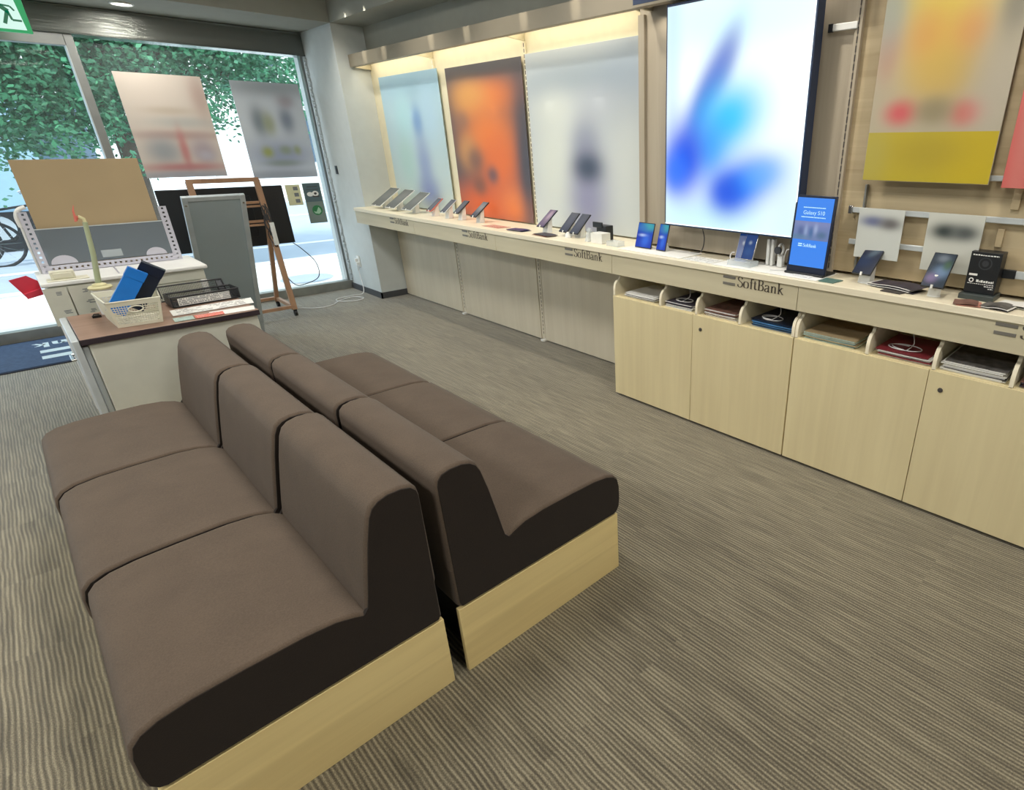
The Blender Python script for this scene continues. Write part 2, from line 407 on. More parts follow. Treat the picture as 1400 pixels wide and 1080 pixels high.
# ================================================================== ROOM
WY = 6.90; WX = 2.77
b = B(); b.box(-4.2, 2.95, -3.2, 6.95, -.1, 0); struct(b.build('floor', M['carpet']))
b = B(); b.box(-4.2, 2.95, -3.2, 6.15, 2.82, 2.95); b.box(-4.2, 2.95, 6.15, 7.2, 2.50, 2.95); b.box(2.48, 2.95, -3.2, 6.15, 2.50, 2.82)
struct(b.build('ceiling', M['ceiling']))
b = B(); b.box(-4.35, -4.2, -3.2, 7.2, 0, 2.95); struct(b.build('wall_left', M['wall']))
b = B(); b.box(-4.35, 3.05, -3.35, -3.2, 0, 2.95); struct(b.build('wall_rear', M['wall']))
b = B(); b.box(WX, 2.95, -3.2, 6.15, 0, 2.262); struct(b.build('wall_right', M['cream']))
b = B(); b.box(WX, 2.95, -3.2, 6.15, 2.262, 2.5); struct(b.build('wall_right_upper', M['ceiling']))
b = B(); b.box(2.48, 2.95, 6.15, 7.2, 0, 2.5); struct(b.build('wall_column', M['wall']))
b = B(); b.box(-4.2, -3.0, 6.95, 7.15, 0, 2.5); struct(b.build('wall_front', M['wall']))
# unseen wall above the window outside, added to keep the sun out
b = B(); b.box(-4.4, 3.1, 7.2, 7.3, 2.5, 3.6); struct(b.build('sun_block_wall', M['wall']))
# skirting
b = B(); b.box(2.466, 2.48, 6.136, 6.93, 0, .062); b.box(2.466, WX, 6.136, 6.15, 0, .062); struct(b.build('baseboard_column', M['base_grey']))
# shutter box above the window
b = B(); b.box(-3.0, 2.478, 6.88, 7.10, 2.305, 2.497); b.box(-3.0, 2.478, 6.868, 6.882, 2.482, 2.497); b.box(-3.0, 2.478, 6.868, 6.882, 2.300, 2.310)
_nt = M['header'].node_tree; hb = _nt.nodes['Principled BSDF']; hb.inputs['Roughness'].default_value = .16
_tc = N(_nt, 'ShaderNodeTexCoord'); _mp = N(_nt, 'ShaderNodeMapping'); _mp.inputs['Scale'].default_value = (.15, 1, 700); _no = N(_nt, 'ShaderNodeTexNoise'); _no.inputs['Scale'].default_value = 1
_bp = N(_nt, 'ShaderNodeBump'); _bp.inputs['Strength'].default_value = .9; _bp.inputs['Distance'].default_value = .0012
_nt.links.new(_tc.outputs['Object'], _mp.inputs['Vector']); _nt.links.new(_mp.outputs['Vector'], _no.inputs['Vector']); _nt.links.new(_no.outputs['Fac'], _bp.inputs['Height']); _nt.links.new(_bp.outputs['Normal'], hb.inputs['Normal'])
struct(b.build('trim_2', M['header'], bevel=.003))
# window
w = B(); w.box(.735, .79, 6.90, 6.99, .09, 2.305); w.box(.79, 2.478, 6.90, 6.99, 0, .09); w.box(2.44, 2.478, 6.92, 6.99, .09, 2.305)
w1 = struct(w.build('window_1', [M['alu'], M['sill']], bevel=.003))
for p in w1.data.polygons:
    if p.center.z + w1.location.z < .095: p.material_index = 1
g = B(w1.location); g.box(.79, 2.44, 6.95, 6.958, .09, 2.305); g.build('pane', M['glass'], w1)
g = B(w1.location); g.box(.728, .735, 6.895, 6.99, .09, 2.22); plabel(g.build('edge_strip', M['aluwhite'], w1), 'bright pale metal edge strip')
d = B(); d.box(-1.1, .735, 6.90, 6.99, 2.22, 2.305); d.box(-3.0, .735, 6.90, 6.99, 0, .09); d.box(-1.16, -1.1, 6.9, 6.99, .09, 2.305)
d1 = struct(d.build('door_1', [M['alu'], M['sill']], bevel=.003))
for p in d1.data.polygons:
    if p.center.z + d1.location.z < .095: p.material_index = 1
g = B(d1.location); g.box(-3.0, -1.16, 6.95, 6.958, .09, 2.3); g.box(-1.1, .728, 6.95, 6.958, .09, 2.22); g.build('pane', M['glass'], d1)
# pebbled film down the window jamb
b = B(); b.box(2.455, 2.478, 6.885, 6.899, .09, 2.30)
random.seed(3)
for i in range(130):
    z = .1+2.18*i/130+random.uniform(-.008, .008); y = 6.885-random.uniform(0, .02); r = random.uniform(.004, .009)
    b.box(2.466-r, 2.478, y-r, y+r, z-r, z+r*1.4)
struct(b.build('trim_3', M['aluwhite'], bevel=.002))

# bay walls behind the counter
# shallow bays (display bay and accessory bay) step forward to x = 2.62
b = B(); b.box(2.62, WX, 1.235, 2.47, .95, 2.497); struct(b.build('wall_display_bay', M['bay_v']))
b = B(); b.box(2.62, WX, -3.2, 1.222, .95, 2.497); struct(b.build('wall_accessory_bay', M['plank']))

# ceiling lamps
def downlight(x, y, z, label, grp=None):
    t = thing('ceiling_downlight', label, 'light', (x, y, z-.012), 0, grp)
    r = B((x, y, z-.012)); r.lathe((x, y, z-.012), [(.062, .012), (.075, .012), (.075, .004), (.066, 0), (.060, .004), (.060, .010)], 28); r.build('trim_ring', M['white'], t, smooth=True)
    r = B((x, y, z-.012)); r.lathe((x, y, z-.012), [(.058, .011), (.058, .005), (.05, .003)], 28); r.build('lamp', M['lamp'], t)
    return t
M['lamp'] = glow('lamp_glow', (255, 250, 235), 9)
downlight(1.10, 6.52, 2.5, 'round recessed downlight glowing in the lowered ceiling above the shop window', None)

# ================================================================== COUNTER
ct = thing('display_counter', 'long pale maple display counter with lettered fascia along the right wall', 'counter', (2.57, 2.5, 0))
co = ct.location
JY = [6.148, 4.944, 3.705, 2.483, 1.246, .012, -1.22]
x = B(co); x.box(2.362, 2.768, -1.22, 6.148, .912, .935); x.box(2.362, 2.376, -1.22, 6.148, .905, .914)
plabel(x.build('worktop', M['maple_top'], ct, bevel=.002), 'pale worktop')
for a, c in zip(JY, JY[1:]):
    x = B(co); x.box(2.370, 2.390, c+.0015, a-.0015, .790, .911); x.build('fascia_board', M['maple_h'], ct, bevel=.0012)
x = B(co); x.box(2.392, 2.768, 2.50, 6.148, .792, .81); x.box(2.39, 2.768, 6.13, 6.148, .81, .91); plabel(x.build('underside_board', M['panel_v'], ct), 'board closing the underside')
# logos: two bars and the name, reading left to right from the room
def logo(y, big=1.0):
    x = B(co)
    for z0, z1 in ((.886, .899), (.853, .866)):
        x.box(2.3675, 2.3702, y-.074*big, y, z0, z1)
    plabel(x.build('logo_bars', M['logo_grey'], ct, bevel=.0006), 'two grey logo bars')
    x = B(co); h = .050
    wd = roman_width('SoftBank', h); k = .262/wd
    roman(x, 'SoftBank', lambda u, v, w: (2.3700-w, y-.088-u*k, .8525+v), h)
    plabel(x.build('lettering', M['letter'], ct), 'dark letters reading SoftBank')
for y in (5.385, 4.150, 2.912, 1.668, .430, -.80): logo(y)

# back boards under the counter in the open bays
def backboard(y0, y1, label):
    x = B(); x.box(2.748, 2.768, y0, y1, .012, .79); tag(x.build('back_panel', M['panel_v'], bevel=.001), label, 'panel')
backboard(4.985, 6.13, 'pale back panel under the counter, nearest the shop window')
backboard(3.755, 4.925, 'pale back panel under the counter between two slotted posts')
backboard(2.50, 3.695, 'pale back panel under the counter beside the maple cabinets')
for y, l in ((4.955, 'slim wall post under the counter, nearer the shop window'), (3.725, 'slim wall post under the counter, nearer the cabinets')):
    t = thing('slotted_post', l, 'post', (2.757, y, 0))
    x = B(t.location); x.box(2.750, 2.768, y-.022, y+.022, .02, .79); x.build('upright', M['panel_v'], t, bevel=.001)
    x = B(t.location)
    for k in range(22): x.box(2.7488, 2.7502, y-.006, y-.001, .06+k*.033, .08+k*.033)
    plabel(x.build('slots', M['ink'], t), 'dark slots')
    x = B(t.location); x.box(2.72, 2.768, y-.03, y+.01, 0, .018); plabel(x.build('foot', M['white'], t, bevel=.003), 'white foot')

# cabinets under the right part
def magazine(nm, mats, cx, cy, z, w, d, n, label, rot=0, curl=0.0, cat='magazines'):
    return None
CAB = [
    ('maple cabinet under the counter, farther one, its left end by the open bays', 2.483, 1.246, [2.100, 1.84, 1.558], True),
    ('maple cabinet under the counter below the black camera box, keyhole in its right door', 1.243, .012, [.890, .610, .330], True),
    ('maple cabinet at the right edge of the photo, mostly cut off', .009, -1.22, [-.3, -.6, -.9], True),
]
def cabinet(label, y1, y0, divs):
    t = thing('storage_cabinet', label, 'cabinet', (2.56, (y0+y1)/2, 0)); o = t.location
    x = B(o); x.box(2.392, 2.76, y0, y1, .02, .650); x.box(2.41, 2.74, y0+.02, y1-.02, 0, .02)
    x.box(2.745, 2.76, y0, y1, .65, .788); x.build('carcass', M['maple_v'], t, bevel=.001)
    my = (y0+y1)/2-.005
    for i, (a, c) in enumerate(((my+.0015, y1-.002), (y0+.002, my-.0015))):
        x = B(o); x.box(2.372, 2.391, a, c, .016, .656); dr = x.build('door', M['maple_v'], t, bevel=.0012)
        if i == 1:
            k = B(o); yk = c-.055
            k.lathe((0, 0, 0), [(.001, 0), (.010, 0), (.010, .003), (.007, .0045), (.001, .0045)], 16)
            for v in k.bm.verts:
                c0 = v.co + k.o; v.co = Vector((2.372-c0.z, yk+c0.x, .582+c0.y))-k.o
            kk = k.build('keyhole', M['ink'], dr, smooth=True); plabel(kk, 'round dark keyhole')
    # end uprights and rounded dividers of the open pigeonholes
    prof = [(2.376, .656), (2.376, .700), (2.382, .726), (2.396, .744), (2.42, .752), (2.44, .788), (2.744, .788), (2.744, .656)]
    for yy in [y1-.008] + divs + [y0+.008]:
        x = B(o); x.prism(prof, 'y', yy-.008, yy+.008); x.build('divider', M['maple_top'], t, bevel=.0015)
    x = B(o); x.box(2.376, 2.744, y0, y1, .6562, .660); x.build('shelf', M['maple_v'], t)
    return t
for label, y1, y0, divs, _ in CAB: cabinet(label, y1, y0, divs)

# paper stacks in the pigeonholes
def stack(y0, y1, mats, n, label, th=.0035, x0=2.392, depth=.27, cable=False, folder=False):
    t = thing('magazine_stack', label, 'magazines', (x0+depth/2, (y0+y1)/2, .6602))
    o = t.location; z = .6604; random.seed(int(y0*1000))
    for i in range(n):
        dy = random.uniform(-.008, .008); dx = random.uniform(0, .018)
        m = mats[i % len(mats)] if i < n-1 else mats[-1]
        x = B(o); nseg = 8; sag = random.uniform(.001, .003)
        top = []; bot = []
        for k in range(nseg+1):
            u = k/nseg; yy = y0+dy+(y1-y0)*u; zz = z+abs(u-.5)*sag
            bot.append((yy, zz)); top.append((yy, zz+th*.86))
        x.prism(bot+top[::-1], 'x', x0+dx, x0+dx+depth); x.build('magazine', m, t)
        z += th
    return z
W, Gp = M['paper'], M['greyprint']
z1 = stack(2.165, 2.40, [W, M['darkprint'], W], 7, 'low pile of white papers with dark covers in the first slot from the window side')
z2 = stack(1.885, 2.075, [W, W, M['darkprint']], 9, 'white papers under a dark leaflet with a white cable on top, second slot')
z3 = stack(1.60, 1.80, [W, M['brownprint']], 10, 'sepia covered magazines in the third slot from the window side')
z4 = stack(1.275, 1.50, [M['blueprint'], M['blueprint'], M['bluedark']], 11, 'blue folders under a looped cable in the fourth slot')
z5 = stack(.955, 1.205, [M['greenprint'], W, M['greenprint'], M['board']], 10, 'pale green magazines in the first slot of the second cabinet')
z6 = stack(.635, .855, [W, W, M['maroon']], 9, 'white papers topped with maroon covers and a looped white cable')
z7 = stack(.36, .585, [W, W, W, Gp], 12, 'thick pile of white magazines with black and grey covers below the camera box')
z8 = stack(.08, .30, [M['brownprint'], M['darkprint']], 8, 'dark brochures in the last slot at the right edge of the photo')
def loop(cx, cy, z, rx, ry, label, m='cable', turns=1.6, r=.0022, seed=1):
    random.seed(seed); pts = []
    for i in range(int(26*turns)):
        a = 2*PI*i/26; s_ = 1+.15*math.sin(a*1.3+seed)
        pts.append((cx+rx*math.cos(a)*s_, cy+ry*math.sin(a)*s_, z+.003+.0025*i/26))
    pts += [(cx+rx*.8, cy-ry*.3, z+.02), (cx+rx*1.2, cy-ry*.1, z+.05), (cx+rx*1.6, cy, .784)]
    b_ = B(); b_.tube(crom(pts, 2), r, 8); return tag(b_.build('charging_cable', M[m], smooth=True), label, 'cable')
loop(2.46, 1.99, z2, .035, .05, 'white cable coiled on the dark leaflet in the second slot', seed=2)
loop(2.46, 1.41, z4, .04, .055, 'grey white cable looped over the blue folders', seed=4)
loop(2.46, .755, z6, .04, .065, 'white cable looped over the maroon covers', seed=6)

# ================================================================== CANOPY OVER THE POSTER BAYS
cn = thing('light_canopy', 'brushed steel lighting canopy running above the three posters', 'canopy', (2.68, 4.3, 2.155))
co = cn.location
x = B(co)
x.prism([(2.585, 2.160), (2.585, 2.262), (2.600, 2.262), (2.600, 2.172), (2.622, 2.172), (2.622, 2.160)], 'y', 2.484, 6.145); x.build('steel_fascia', M['steel'], cn, bevel=.002)
x = B(co); x.box(2.600, 2.769, 2.484, 6.145, 2.252, 2.262); x.build('top_board', M['ceiling'], cn)
for y in (6.12, 4.955, 3.70, 2.50):
    x = B(co); x.prism([(2.623, 2.160), (2.768, 2.150), (2.768, 2.250), (2.623, 2.250)], 'y', y-.006, y+.006); plabel(x.build('bracket', M['maple_h'], cn), 'end bracket')
M['strip'] = glow('warm_strip_glow', (255, 236, 200), 8)
x = B(co); x.box(2.612, 2.632, 2.6, 6.05, 2.236, 2.248); plabel(x.build('led_strip', M['strip'], cn), 'hidden glowing warm light strip')
cn2 = thing('sign_canopy', 'dark blue canopy edge with a silver lower rail above the big lit display', 'canopy', (2.56, 1.85, 2.125))
x = B(cn2.location); x.box(2.49, 2.52, 1.25, 2.40, 2.150, 2.30); x.build('blue_band', M['navyframe'], cn2, bevel=.002)
x = B(cn2.location); x.box(2.485, 2.525, 1.25, 2.40, 2.136, 2.149); plabel(x.build('silver_rail', M['steel'], cn2, bevel=.002), 'silver rail')
for y0 in (2.375, 1.25):
    x = B(cn2.location); x.box(2.522, 2.618, y0, y0+.02, 2.14, 2.26); x.build('bracket', M['maple_h'], cn2)
for y0, y1, l in ((2.45, 2.482, 'slim upright standing at the step between the white poster and the lit display'),):
    x = B(); x.box(2.60, 2.6195, 2.425, 2.468, .937, 2.13); tag(x.build('upright_strip', M['bay_v'], bevel=.001), l, 'post')

# slotted strips between the posters
for y, l in ((4.955, 'white slotted wall strip between the blue and the orange poster'), (3.70, 'white slotted wall strip between the orange and the grey poster'), (2.478+.012, 'slotted wall strip right of the grey poster')):
    t = thing('slotted_strip', l, 'wall strip', (2.762, y, .94))
    x = B(t.location); x.box(2.756, 2.7695, y-.014, y+.014, .94, 2.148); x.build('rail', M['cream'], t, bevel=.001)
    x = B(t.location)
    for k in range(36): x.box(2.7546, 2.7562, y-.003, y+.003, .96+k*.033, .982+k*.033)
    plabel(x.build('slots', M['white'] if y > 4 else M['ink'], t), 'row of slots')

# posters in the bays
def poster(name, y0, y1, z0, z1, m, label, x0=2.745, th=.006, group=None):
    b_ = B(); b_.box(x0, x0+th, y0, y1, z0, z1); return tag(b_.build(name, m, bevel=.001), label, 'poster', group)
M['p1'] = blobs('poster_print_blue', (176, 212, 232), [(.5,.97,.9,.14,0,(136,172,196),.8),(.36,.70,.17,.16,0,(178,222,232),.8),(.78,.72,.15,.2,0,(176,210,234),.7),(.58,.66,.09,.12,0,(112,152,204),.85),(.60,.35,.13,.22,0,(134,150,196),.8),(.62,.14,.2,.12,0,(126,138,186),.85),(.3,.38,.16,.2,0,(168,206,200),.7)], grad=(192,206,202))
poster('poster', 4.885, 5.955, .945, 2.075, M['p1'], 'soft blue poster nearest the column')
M['p2'] = blobs('poster_print_orange', (92, 84, 86), [(.55,.80,.36,.12,0,(218,122,64),1),(.30,.80,.26,.13,0,(216,158,88),.95),(.5,.55,.36,.2,0,(226,130,56),1),(.62,.38,.3,.25,0,(222,112,50),1),(.4,.1,.5,.16,0,(216,102,54),1),(.8,.12,.22,.12,0,(228,130,72),.9),(.2,.45,.14,.12,0,(214,160,100),.7),(.3,.40,.12,.09,0,(110,84,78),.8),(.52,.30,.08,.06,0,(92,80,88),.85),(.32,.22,.1,.07,0,(120,84,70),.8),(.16,.66,.1,.06,0,(150,110,88),.7),(.97,.4,.12,.5,0,(70,72,82),.95),(.5,.98,.6,.07,0,(84,82,84),.95)])
poster('poster', 3.730, 4.755, .945, 2.062, M['p2'], 'blurry orange and charcoal poster in the middle bay')
M['p3'] = blobs('poster_print_grey', (196, 204, 208), [(.45,.85,.7,.12,0,(152,166,178),.8),(.85,.78,.25,.25,0,(140,156,176),.7),(.25,.68,.2,.1,0,(212,218,214),.8),(.6,.70,.2,.1,0,(184,190,200),.6),(.22,.4,.2,.3,0,(218,224,216),.9),(.85,.35,.2,.35,0,(208,214,212),.9),(.50,.50,.12,.14,0,(140,146,166),.8),(.50,.20,.17,.28,0,(142,142,176),.9),(.51,.37,.13,.09,0,(66,78,100),.98)])
poster('poster', 2.508, 3.680, .945, 2.070, M['p3'], 'pale grey poster with a dark round smudge beside the lit display')

# ------------------------------------------------ large lit display
ds = thing('lit_display', 'large upright lit display showing white with soft blue shapes', 'display', (2.55, 1.765, 1.09))
o = ds.location
x = B(o); x.box(2.500, 2.565, 1.358, 2.180, 1.088, 2.126); x.build('housing', M['navyframe'], ds, bevel=.004)
M['disp'] = blobs('display_picture', (240, 250, 252), [(.5,.93,.8,.16,0,(200,240,246),.8),(.04,.9,.08,.6,0,(190,218,240),.8),(.3,.03,.7,.13,0,(192,234,226),.8),(.96,.1,.14,.3,0,(204,228,230),.8),(.44,.74,.19,.085,56,(84,108,190),.8),(.30,.58,.24,.10,58,(42,86,196),.9),(.49,.51,.26,.155,12,(60,190,240),1),(.36,.38,.17,.15,30,(48,160,238),.9),(.16,.33,.185,.19,-12,(24,76,216),1),(.08,.26,.13,.12,0,(38,108,236),.9),(.60,.21,.25,.135,14,(36,120,234),1),(.50,.18,.14,.10,0,(22,78,212),.9),(.76,.27,.15,.08,10,(84,160,238),.7)], emit=1.02)
x = B(o); x.box(2.4985, 2.5005, 1.368, 2.170, 1.100, 2.114); plabel(x.build('screen', M['disp'], ds), 'glowing picture panel')
M['edge'] = glow('display_edge_glow', (235, 250, 255), 1.6)
x = B(o); x.box(2.4976, 2.4988, 1.366, 1.371, 1.098, 2.116); x.box(2.4976, 2.4988, 1.366, 2.172, 1.097, 1.102); x.build('edge_light', M['edge'], ds)
x = B(o); x.box(2.566, 2.618, 1.55, 1.98, 1.4, 1.8); x.build('wall_mount', M['black'], ds)
b = B(); b.tube(crom([(2.60, 1.98, 1.12), (2.597, 1.985, 1.08), (2.59, 1.965, 1.03), (2.59, 1.97, .98), (2.60, 2.0, .945), (2.59, 2.06, .938)], 5), .003, 8)
tag(b.build('display_cable', M['cabled'], smooth=True), 'dark cable hanging from under the lit display', 'cable')
# rail right of the display
t = thing('shelf_rail', 'short white tipped rail sticking out right of the lit display', 'rail', (2.60, 1.28, 1.93))
x = B(t.location); x.box(2.588, 2.60, 1.222, 1.330, 1.935, 1.962); plabel(x.build('bar', M['white'], t, bevel=.003), 'white bar')
x = B(t.location); x.box(2.586, 2.602, 1.330, 1.350, 1.933, 1.964); plabel(x.build('black_cap', M['black'], t, bevel=.002), 'black cap')
x = B(t.location); x.box(2.60, 2.6195, 1.23, 1.25, 1.94, 1.957); x.build('bracket', M['chrome'], t)
x = B(); x.box(2.597, 2.6195, 1.205, 1.235, .937, 2.50); st = tag(x.build('shelf_standard', M['bay_v'], bevel=.001), 'slotted shelf standard between the lit display and the yellow poster', 'wall strip')
x = B(st.location)
for k in range(46): x.box(2.5955, 2.598, 1.217, 1.222, .96+k*.033, .984+k*.033)
plabel(x.build('slots', M['ink'], st), 'dark slots')
x = B(st.location); x.box(2.58, 2.60, 1.10, 1.112, 1.22, 1.245); x.bm.clear(); x.box(2.596, 2.5975, 1.2185, 1.2205, .96, 2.5); x.build('groove', M['ink'], st)

# accessory bay: rails, white info cards, yellow poster
def rail(z, y0, y1, l):
    t = thing('wall_rail', l, 'rail', (2.595, (y0+y1)/2, z))
    x = B(t.location); x.box(2.588, 2.600, y0, y1, z-.012, z+.012); x.build('bar', M['aluwhite'], t, bevel=.003)
    for y in (y0+.03, y1-.02):
        x = B(t.location); x.box(2.600, 2.6195, y-.012, y+.012, z-.01, z+.01); x.build('bracket', M['chrome'], t, bevel=.001)
rail(1.232, -1.0, 1.135, 'grey wall rail across the tops of the two info cards')
rail(1.094, .52, 1.135, 'grey wall rail behind the lower half of the info cards')
t = thing('wall_rail', 'white wall rail with a black end right behind the camera box', 'rail', (2.595, 0, 1.035))
x = B(t.location); x.box(2.588, 2.600, -1.0, .445, 1.02, 1.05); x.build('bar', M['aluwhite'], t, bevel=.003)
x = B(t.location); x.box(2.586, 2.602, .445, .49, 1.018, 1.052); plabel(x.build('black_end', M['black'], t, bevel=.002), 'black end')
x = B(t.location); x.box(2.600, 2.6195, .0, .03, 1.025, 1.045); x.build('bracket', M['chrome'], t)
x = B(); x.box(2.586, 2.60, 1.135, 1.155, 1.215, 1.25); x.box(2.60, 2.6195, 1.14, 1.15, 1.22, 1.24); tag(x.build('rail_bracket', M['chrome'], bevel=.002), 'small steel bracket at the top corner of the left info card', 'bracket')
x = B(); x.box(2.597, 2.6195, 1.088, 1.096, .96, 1.34); tag(x.build('shelf_standard', M['alu'], bevel=.001), 'thin grey slotted strip beside the left info card', 'wall strip')
M['c1'] = blobs('info_card_print_a', (202, 206, 202), [(.34,.75,.30,.12,0,(104,112,150),.95),(.72,.72,.26,.13,0,(104,102,104),.98)], rough=.6)
M['c2'] = blobs('info_card_print_b', (202, 204, 196), [(.34,.70,.28,.15,0,(52,62,62),1),(.70,.70,.28,.15,0,(84,90,90),1)], rough=.6)
x = B(); x.box(2.560, 2.5635, .892, 1.090, 1.035, 1.246); tag(x.build('info_card', M['c1'], bevel=.0008), 'white info card with a grey blue blot, left of the pair on the rail', 'card')
x = B(); x.box(2.560, 2.5635, .585, .795, 1.016, 1.246); tag(x.build('info_card', M['c2'], bevel=.0008), 'white info card with dark blots, right of the pair on the rail', 'card')
for i, (y, w_) in enumerate(((.99, .198), (.69, .21))):
    x = B(); x.box(2.5636, 2.5882, y-.01, y+.01, 1.225, 1.24); tag(x.build('card_clip', M['chrome'], bevel=.001), ['steel clip holding the left info card to the rail', 'steel clip holding the right info card to the rail'][i], 'clip')
M['p4'] = blobs('poster_print_yellow', (176, 166, 144), [(.46,.66,.36,.16,0,(224,204,84),.9),(.46,.46,.28,.15,0,(214,178,70),.8),(.34,.50,.16,.09,0,(208,140,80),.5),(.66,.50,.14,.08,0,(214,136,84),.5),(.5,.36,.26,.09,0,(196,164,84),.7),(.24,.245,.13,.045,0,(202,70,84),.85),(.74,.24,.12,.045,0,(204,84,84),.85),(.5,.25,.15,.05,0,(134,124,96),.8),(.07,.45,.10,.10,0,(178,124,112),.5),(.06,.58,.12,.12,0,(146,160,160),.6),(.93,.56,.1,.1,0,(104,106,100),.7),(.46,.66,.12,.04,0,(66,104,138),.9),(.92,.3,.2,.2,0,(186,178,164),.6)])
# printed yellow band along the foot of the poster
yp = thing('poster', 'tall poster with a mustard yellow band along its foot', 'poster', (2.545, .835, 1.36))
x = B(yp.location); x.box(2.545, 2.549, .600, 1.092, 1.36, 2.40); x.build('sheet', M['p4'], yp, bevel=.001)
M['p4b'] = blobs('poster_band_yellow', (182, 164, 44), [(.85,.5,.25,.8,0,(196,172,28),.9),(.5,.6,.35,.4,0,(166,146,44),.6),(.05,.5,.15,.9,0,(170,160,84),.6)])
x = B(yp.location); x.box(2.5443, 2.5452, .602, 1.090, 1.362, 1.545); plabel(x.build('yellow_band', M['p4b'], yp), 'mustard yellow band')
x = B(yp.location); x.box(2.549, 2.588, .82, .85, 1.40, 1.42); x.box(2.549, 2.6195, .82, .85, 1.9, 1.92); x.build('hanger', M['chrome'], yp)
M['p5'] = blobs('poster_print_red', (206, 92, 88), [(.6,.1,.5,.1,0,(210,70,70),.9),(.1,.5,.1,.9,0,(206,140,130),.6)])
x = B(); x.box(2.545, 2.549, .10, .556, 1.352, 2.1); x.box(2.549, 2.6195, .5, .52, 1.36, 1.38); tag(x.build('poster', M['p5'], bevel=.001), 'red poster cut off by the right edge of the photo', 'poster')
x = B(); x.box(2.588, 2.600, .45, .62, 1.372, 1.392); x.box(2.6, 2.6195, .57, .59, 1.375, 1.39); tag(x.build('wall_rail', M['aluwhite'], bevel=.002), 'short grey rail between the foot of the yellow and the red poster', 'rail')
x = B(); x.box(2.600, 2.6195, .492, .520, 1.272, 1.350); tag(x.build('wood_peg', M['plank'], bevel=.002), 'pale wooden block on the planks under the red poster', 'block')
x = B(); x.box(2.600, 2.6195, .52, .545, 1.13, 1.20); tag(x.build('wood_peg', M['plank'], bevel=.002), 'pale wooden block between the rails right of the info cards', 'block')

# ================================================================== SOFA MODULES
SEAT = [(.012,.250),(.004,.262),(.004,.40),(.19,.404),(.215,.420),(.26,.433),(.33,.440),(.45,.4405),(.55,.438),(.61,.430),(.645,.416),(.664,.395),(.671,.365),(.672,.31),(.668,.275),(.655,.257),(.64,.250)]
BACK = [(.0,.380),(.0,.672),(.004,.694),(.018,.708),(.045,.7155),(.08,.7155),(.108,.708),(.126,.694),(.138,.668),(.155,.600),(.171,.520),(.183,.455),(.190,.410),(.190,.380)]
SIDE = [(.016,.256),(.010,.27),(.005,.672),(.009,.690),(.021,.703),(.045,.7095),(.08,.7095),(.104,.702),(.121,.689),(.132,.666),(.149,.598),(.165,.518),(.177,.453),(.184,.420),(.198,.403),(.218,.413),(.26,.4265),(.33,.4335),(.45,.434),(.55,.4315),(.608,.4235),(.641,.410),(.658,.392),(.665,.363),(.666,.31),(.662,.279),(.651,.262),(.638,.256)]
def sofa(label, x0, y0, y1, sgn, grp):
    t = thing('sofa_module', label, 'sofa', (x0+sgn*.33, (y0+y1)/2, 0), 0, grp); o = t.location
    fx = lambda u: x0+sgn*u
    g = .0035
    x = B(o); xs = sorted((fx(.640), fx(.656))); x.box(xs[0], xs[1], y0+.021, y1-.021, 0, .247)
    xs = sorted((fx(.002), fx(.656)))
    x.box(xs[0], xs[1], y0+.004, y0+.020, 0, .247); x.box(xs[0], xs[1], y1-.020, y1-.004, 0, .247)
    plabel(x.build('base', M['oak_h'], t, bevel=.0018), 'pale wooden plinth boards')
    x = B(o); xs = sorted((fx(.05), fx(.638))); x.box(xs[0], xs[1], y0+.022, y1-.022, .002, .249)  # blackened core, shade of the recess put into its colour
    plabel(x.build('shade_core', M['black'], t), 'black core with the gap shade in its colour')
    x = B(o); x.prism([(fx(u), z) for u, z in SEAT], 'y', y0+g, y1-g); x.build('seat', M['pad'], t, bevel=.012, seg=4)
    x = B(o); x.prism([(fx(u), z) for u, z in BACK], 'y', y0+g, y1-g); x.build('backrest', M['pad'], t, bevel=.014, seg=4)
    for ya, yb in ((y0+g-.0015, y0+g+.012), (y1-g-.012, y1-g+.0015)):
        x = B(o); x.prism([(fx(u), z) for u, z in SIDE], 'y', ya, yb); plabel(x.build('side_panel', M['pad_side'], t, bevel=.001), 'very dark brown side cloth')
    return t
gl = 'brown sofa modules set back to back'
sofa('brown sofa module facing the counter, nearest the camera', .555, 1.272, 1.928, 1, gl)
sofa('brown sofa module facing the counter, middle of its row of three', .548, 1.930, 2.590, 1, gl)
sofa('brown sofa module facing the counter, farthest of its row by the desk', .545, 2.592, 3.250, 1, gl)
sofa('brown sofa module facing left, nearest the camera in its row of three', .513, 1.275, 1.932, -1, gl)
sofa('brown sofa module facing left, middle of its row of three', .502, 1.936, 2.590, -1, gl)
sofa('brown sofa module facing left, farthest of its row by the white desk', .494, 2.594, 3.248, -1, gl)

# ================================================================== DESK AND THINGS ON IT
dk = thing('white_desk', 'white office desk with a walnut top behind the sofas', 'desk', (.40, 3.80, 0)); o = dk.location
x = B(o); x.box(.062, .770, 3.530, 4.100, .672, .700); plabel(x.build('desk_top', [M['walnut'], M['walnut_edge']], dk, bevel=.003), 'walnut brown top with dark edge')
for p in dk.children[0].data.polygons:
    if abs(p.normal.z) < .5: p.material_index = 1
x = B(o); x.box(.085, .760, 3.545, 4.085, .03, .671); x.build('cabinet_body', M['offwhite'], dk, bevel=.006)
x = B(o); x.box(.034, .060, 3.535, 4.10, .03, .698); x.box(.061, .084, 3.56, 4.08, .05, .66); x.build('side_frame', M['aluwhite'], dk, bevel=.004)
x = B(o); x.tube([(.030, 3.60, .60), (.018, 3.60, .60), (.018, 3.70, .60), (.030, 3.70, .60)], .006, 8); plabel(x.build('handle', M['chrome'], dk, smooth=True), 'small chrome handle')
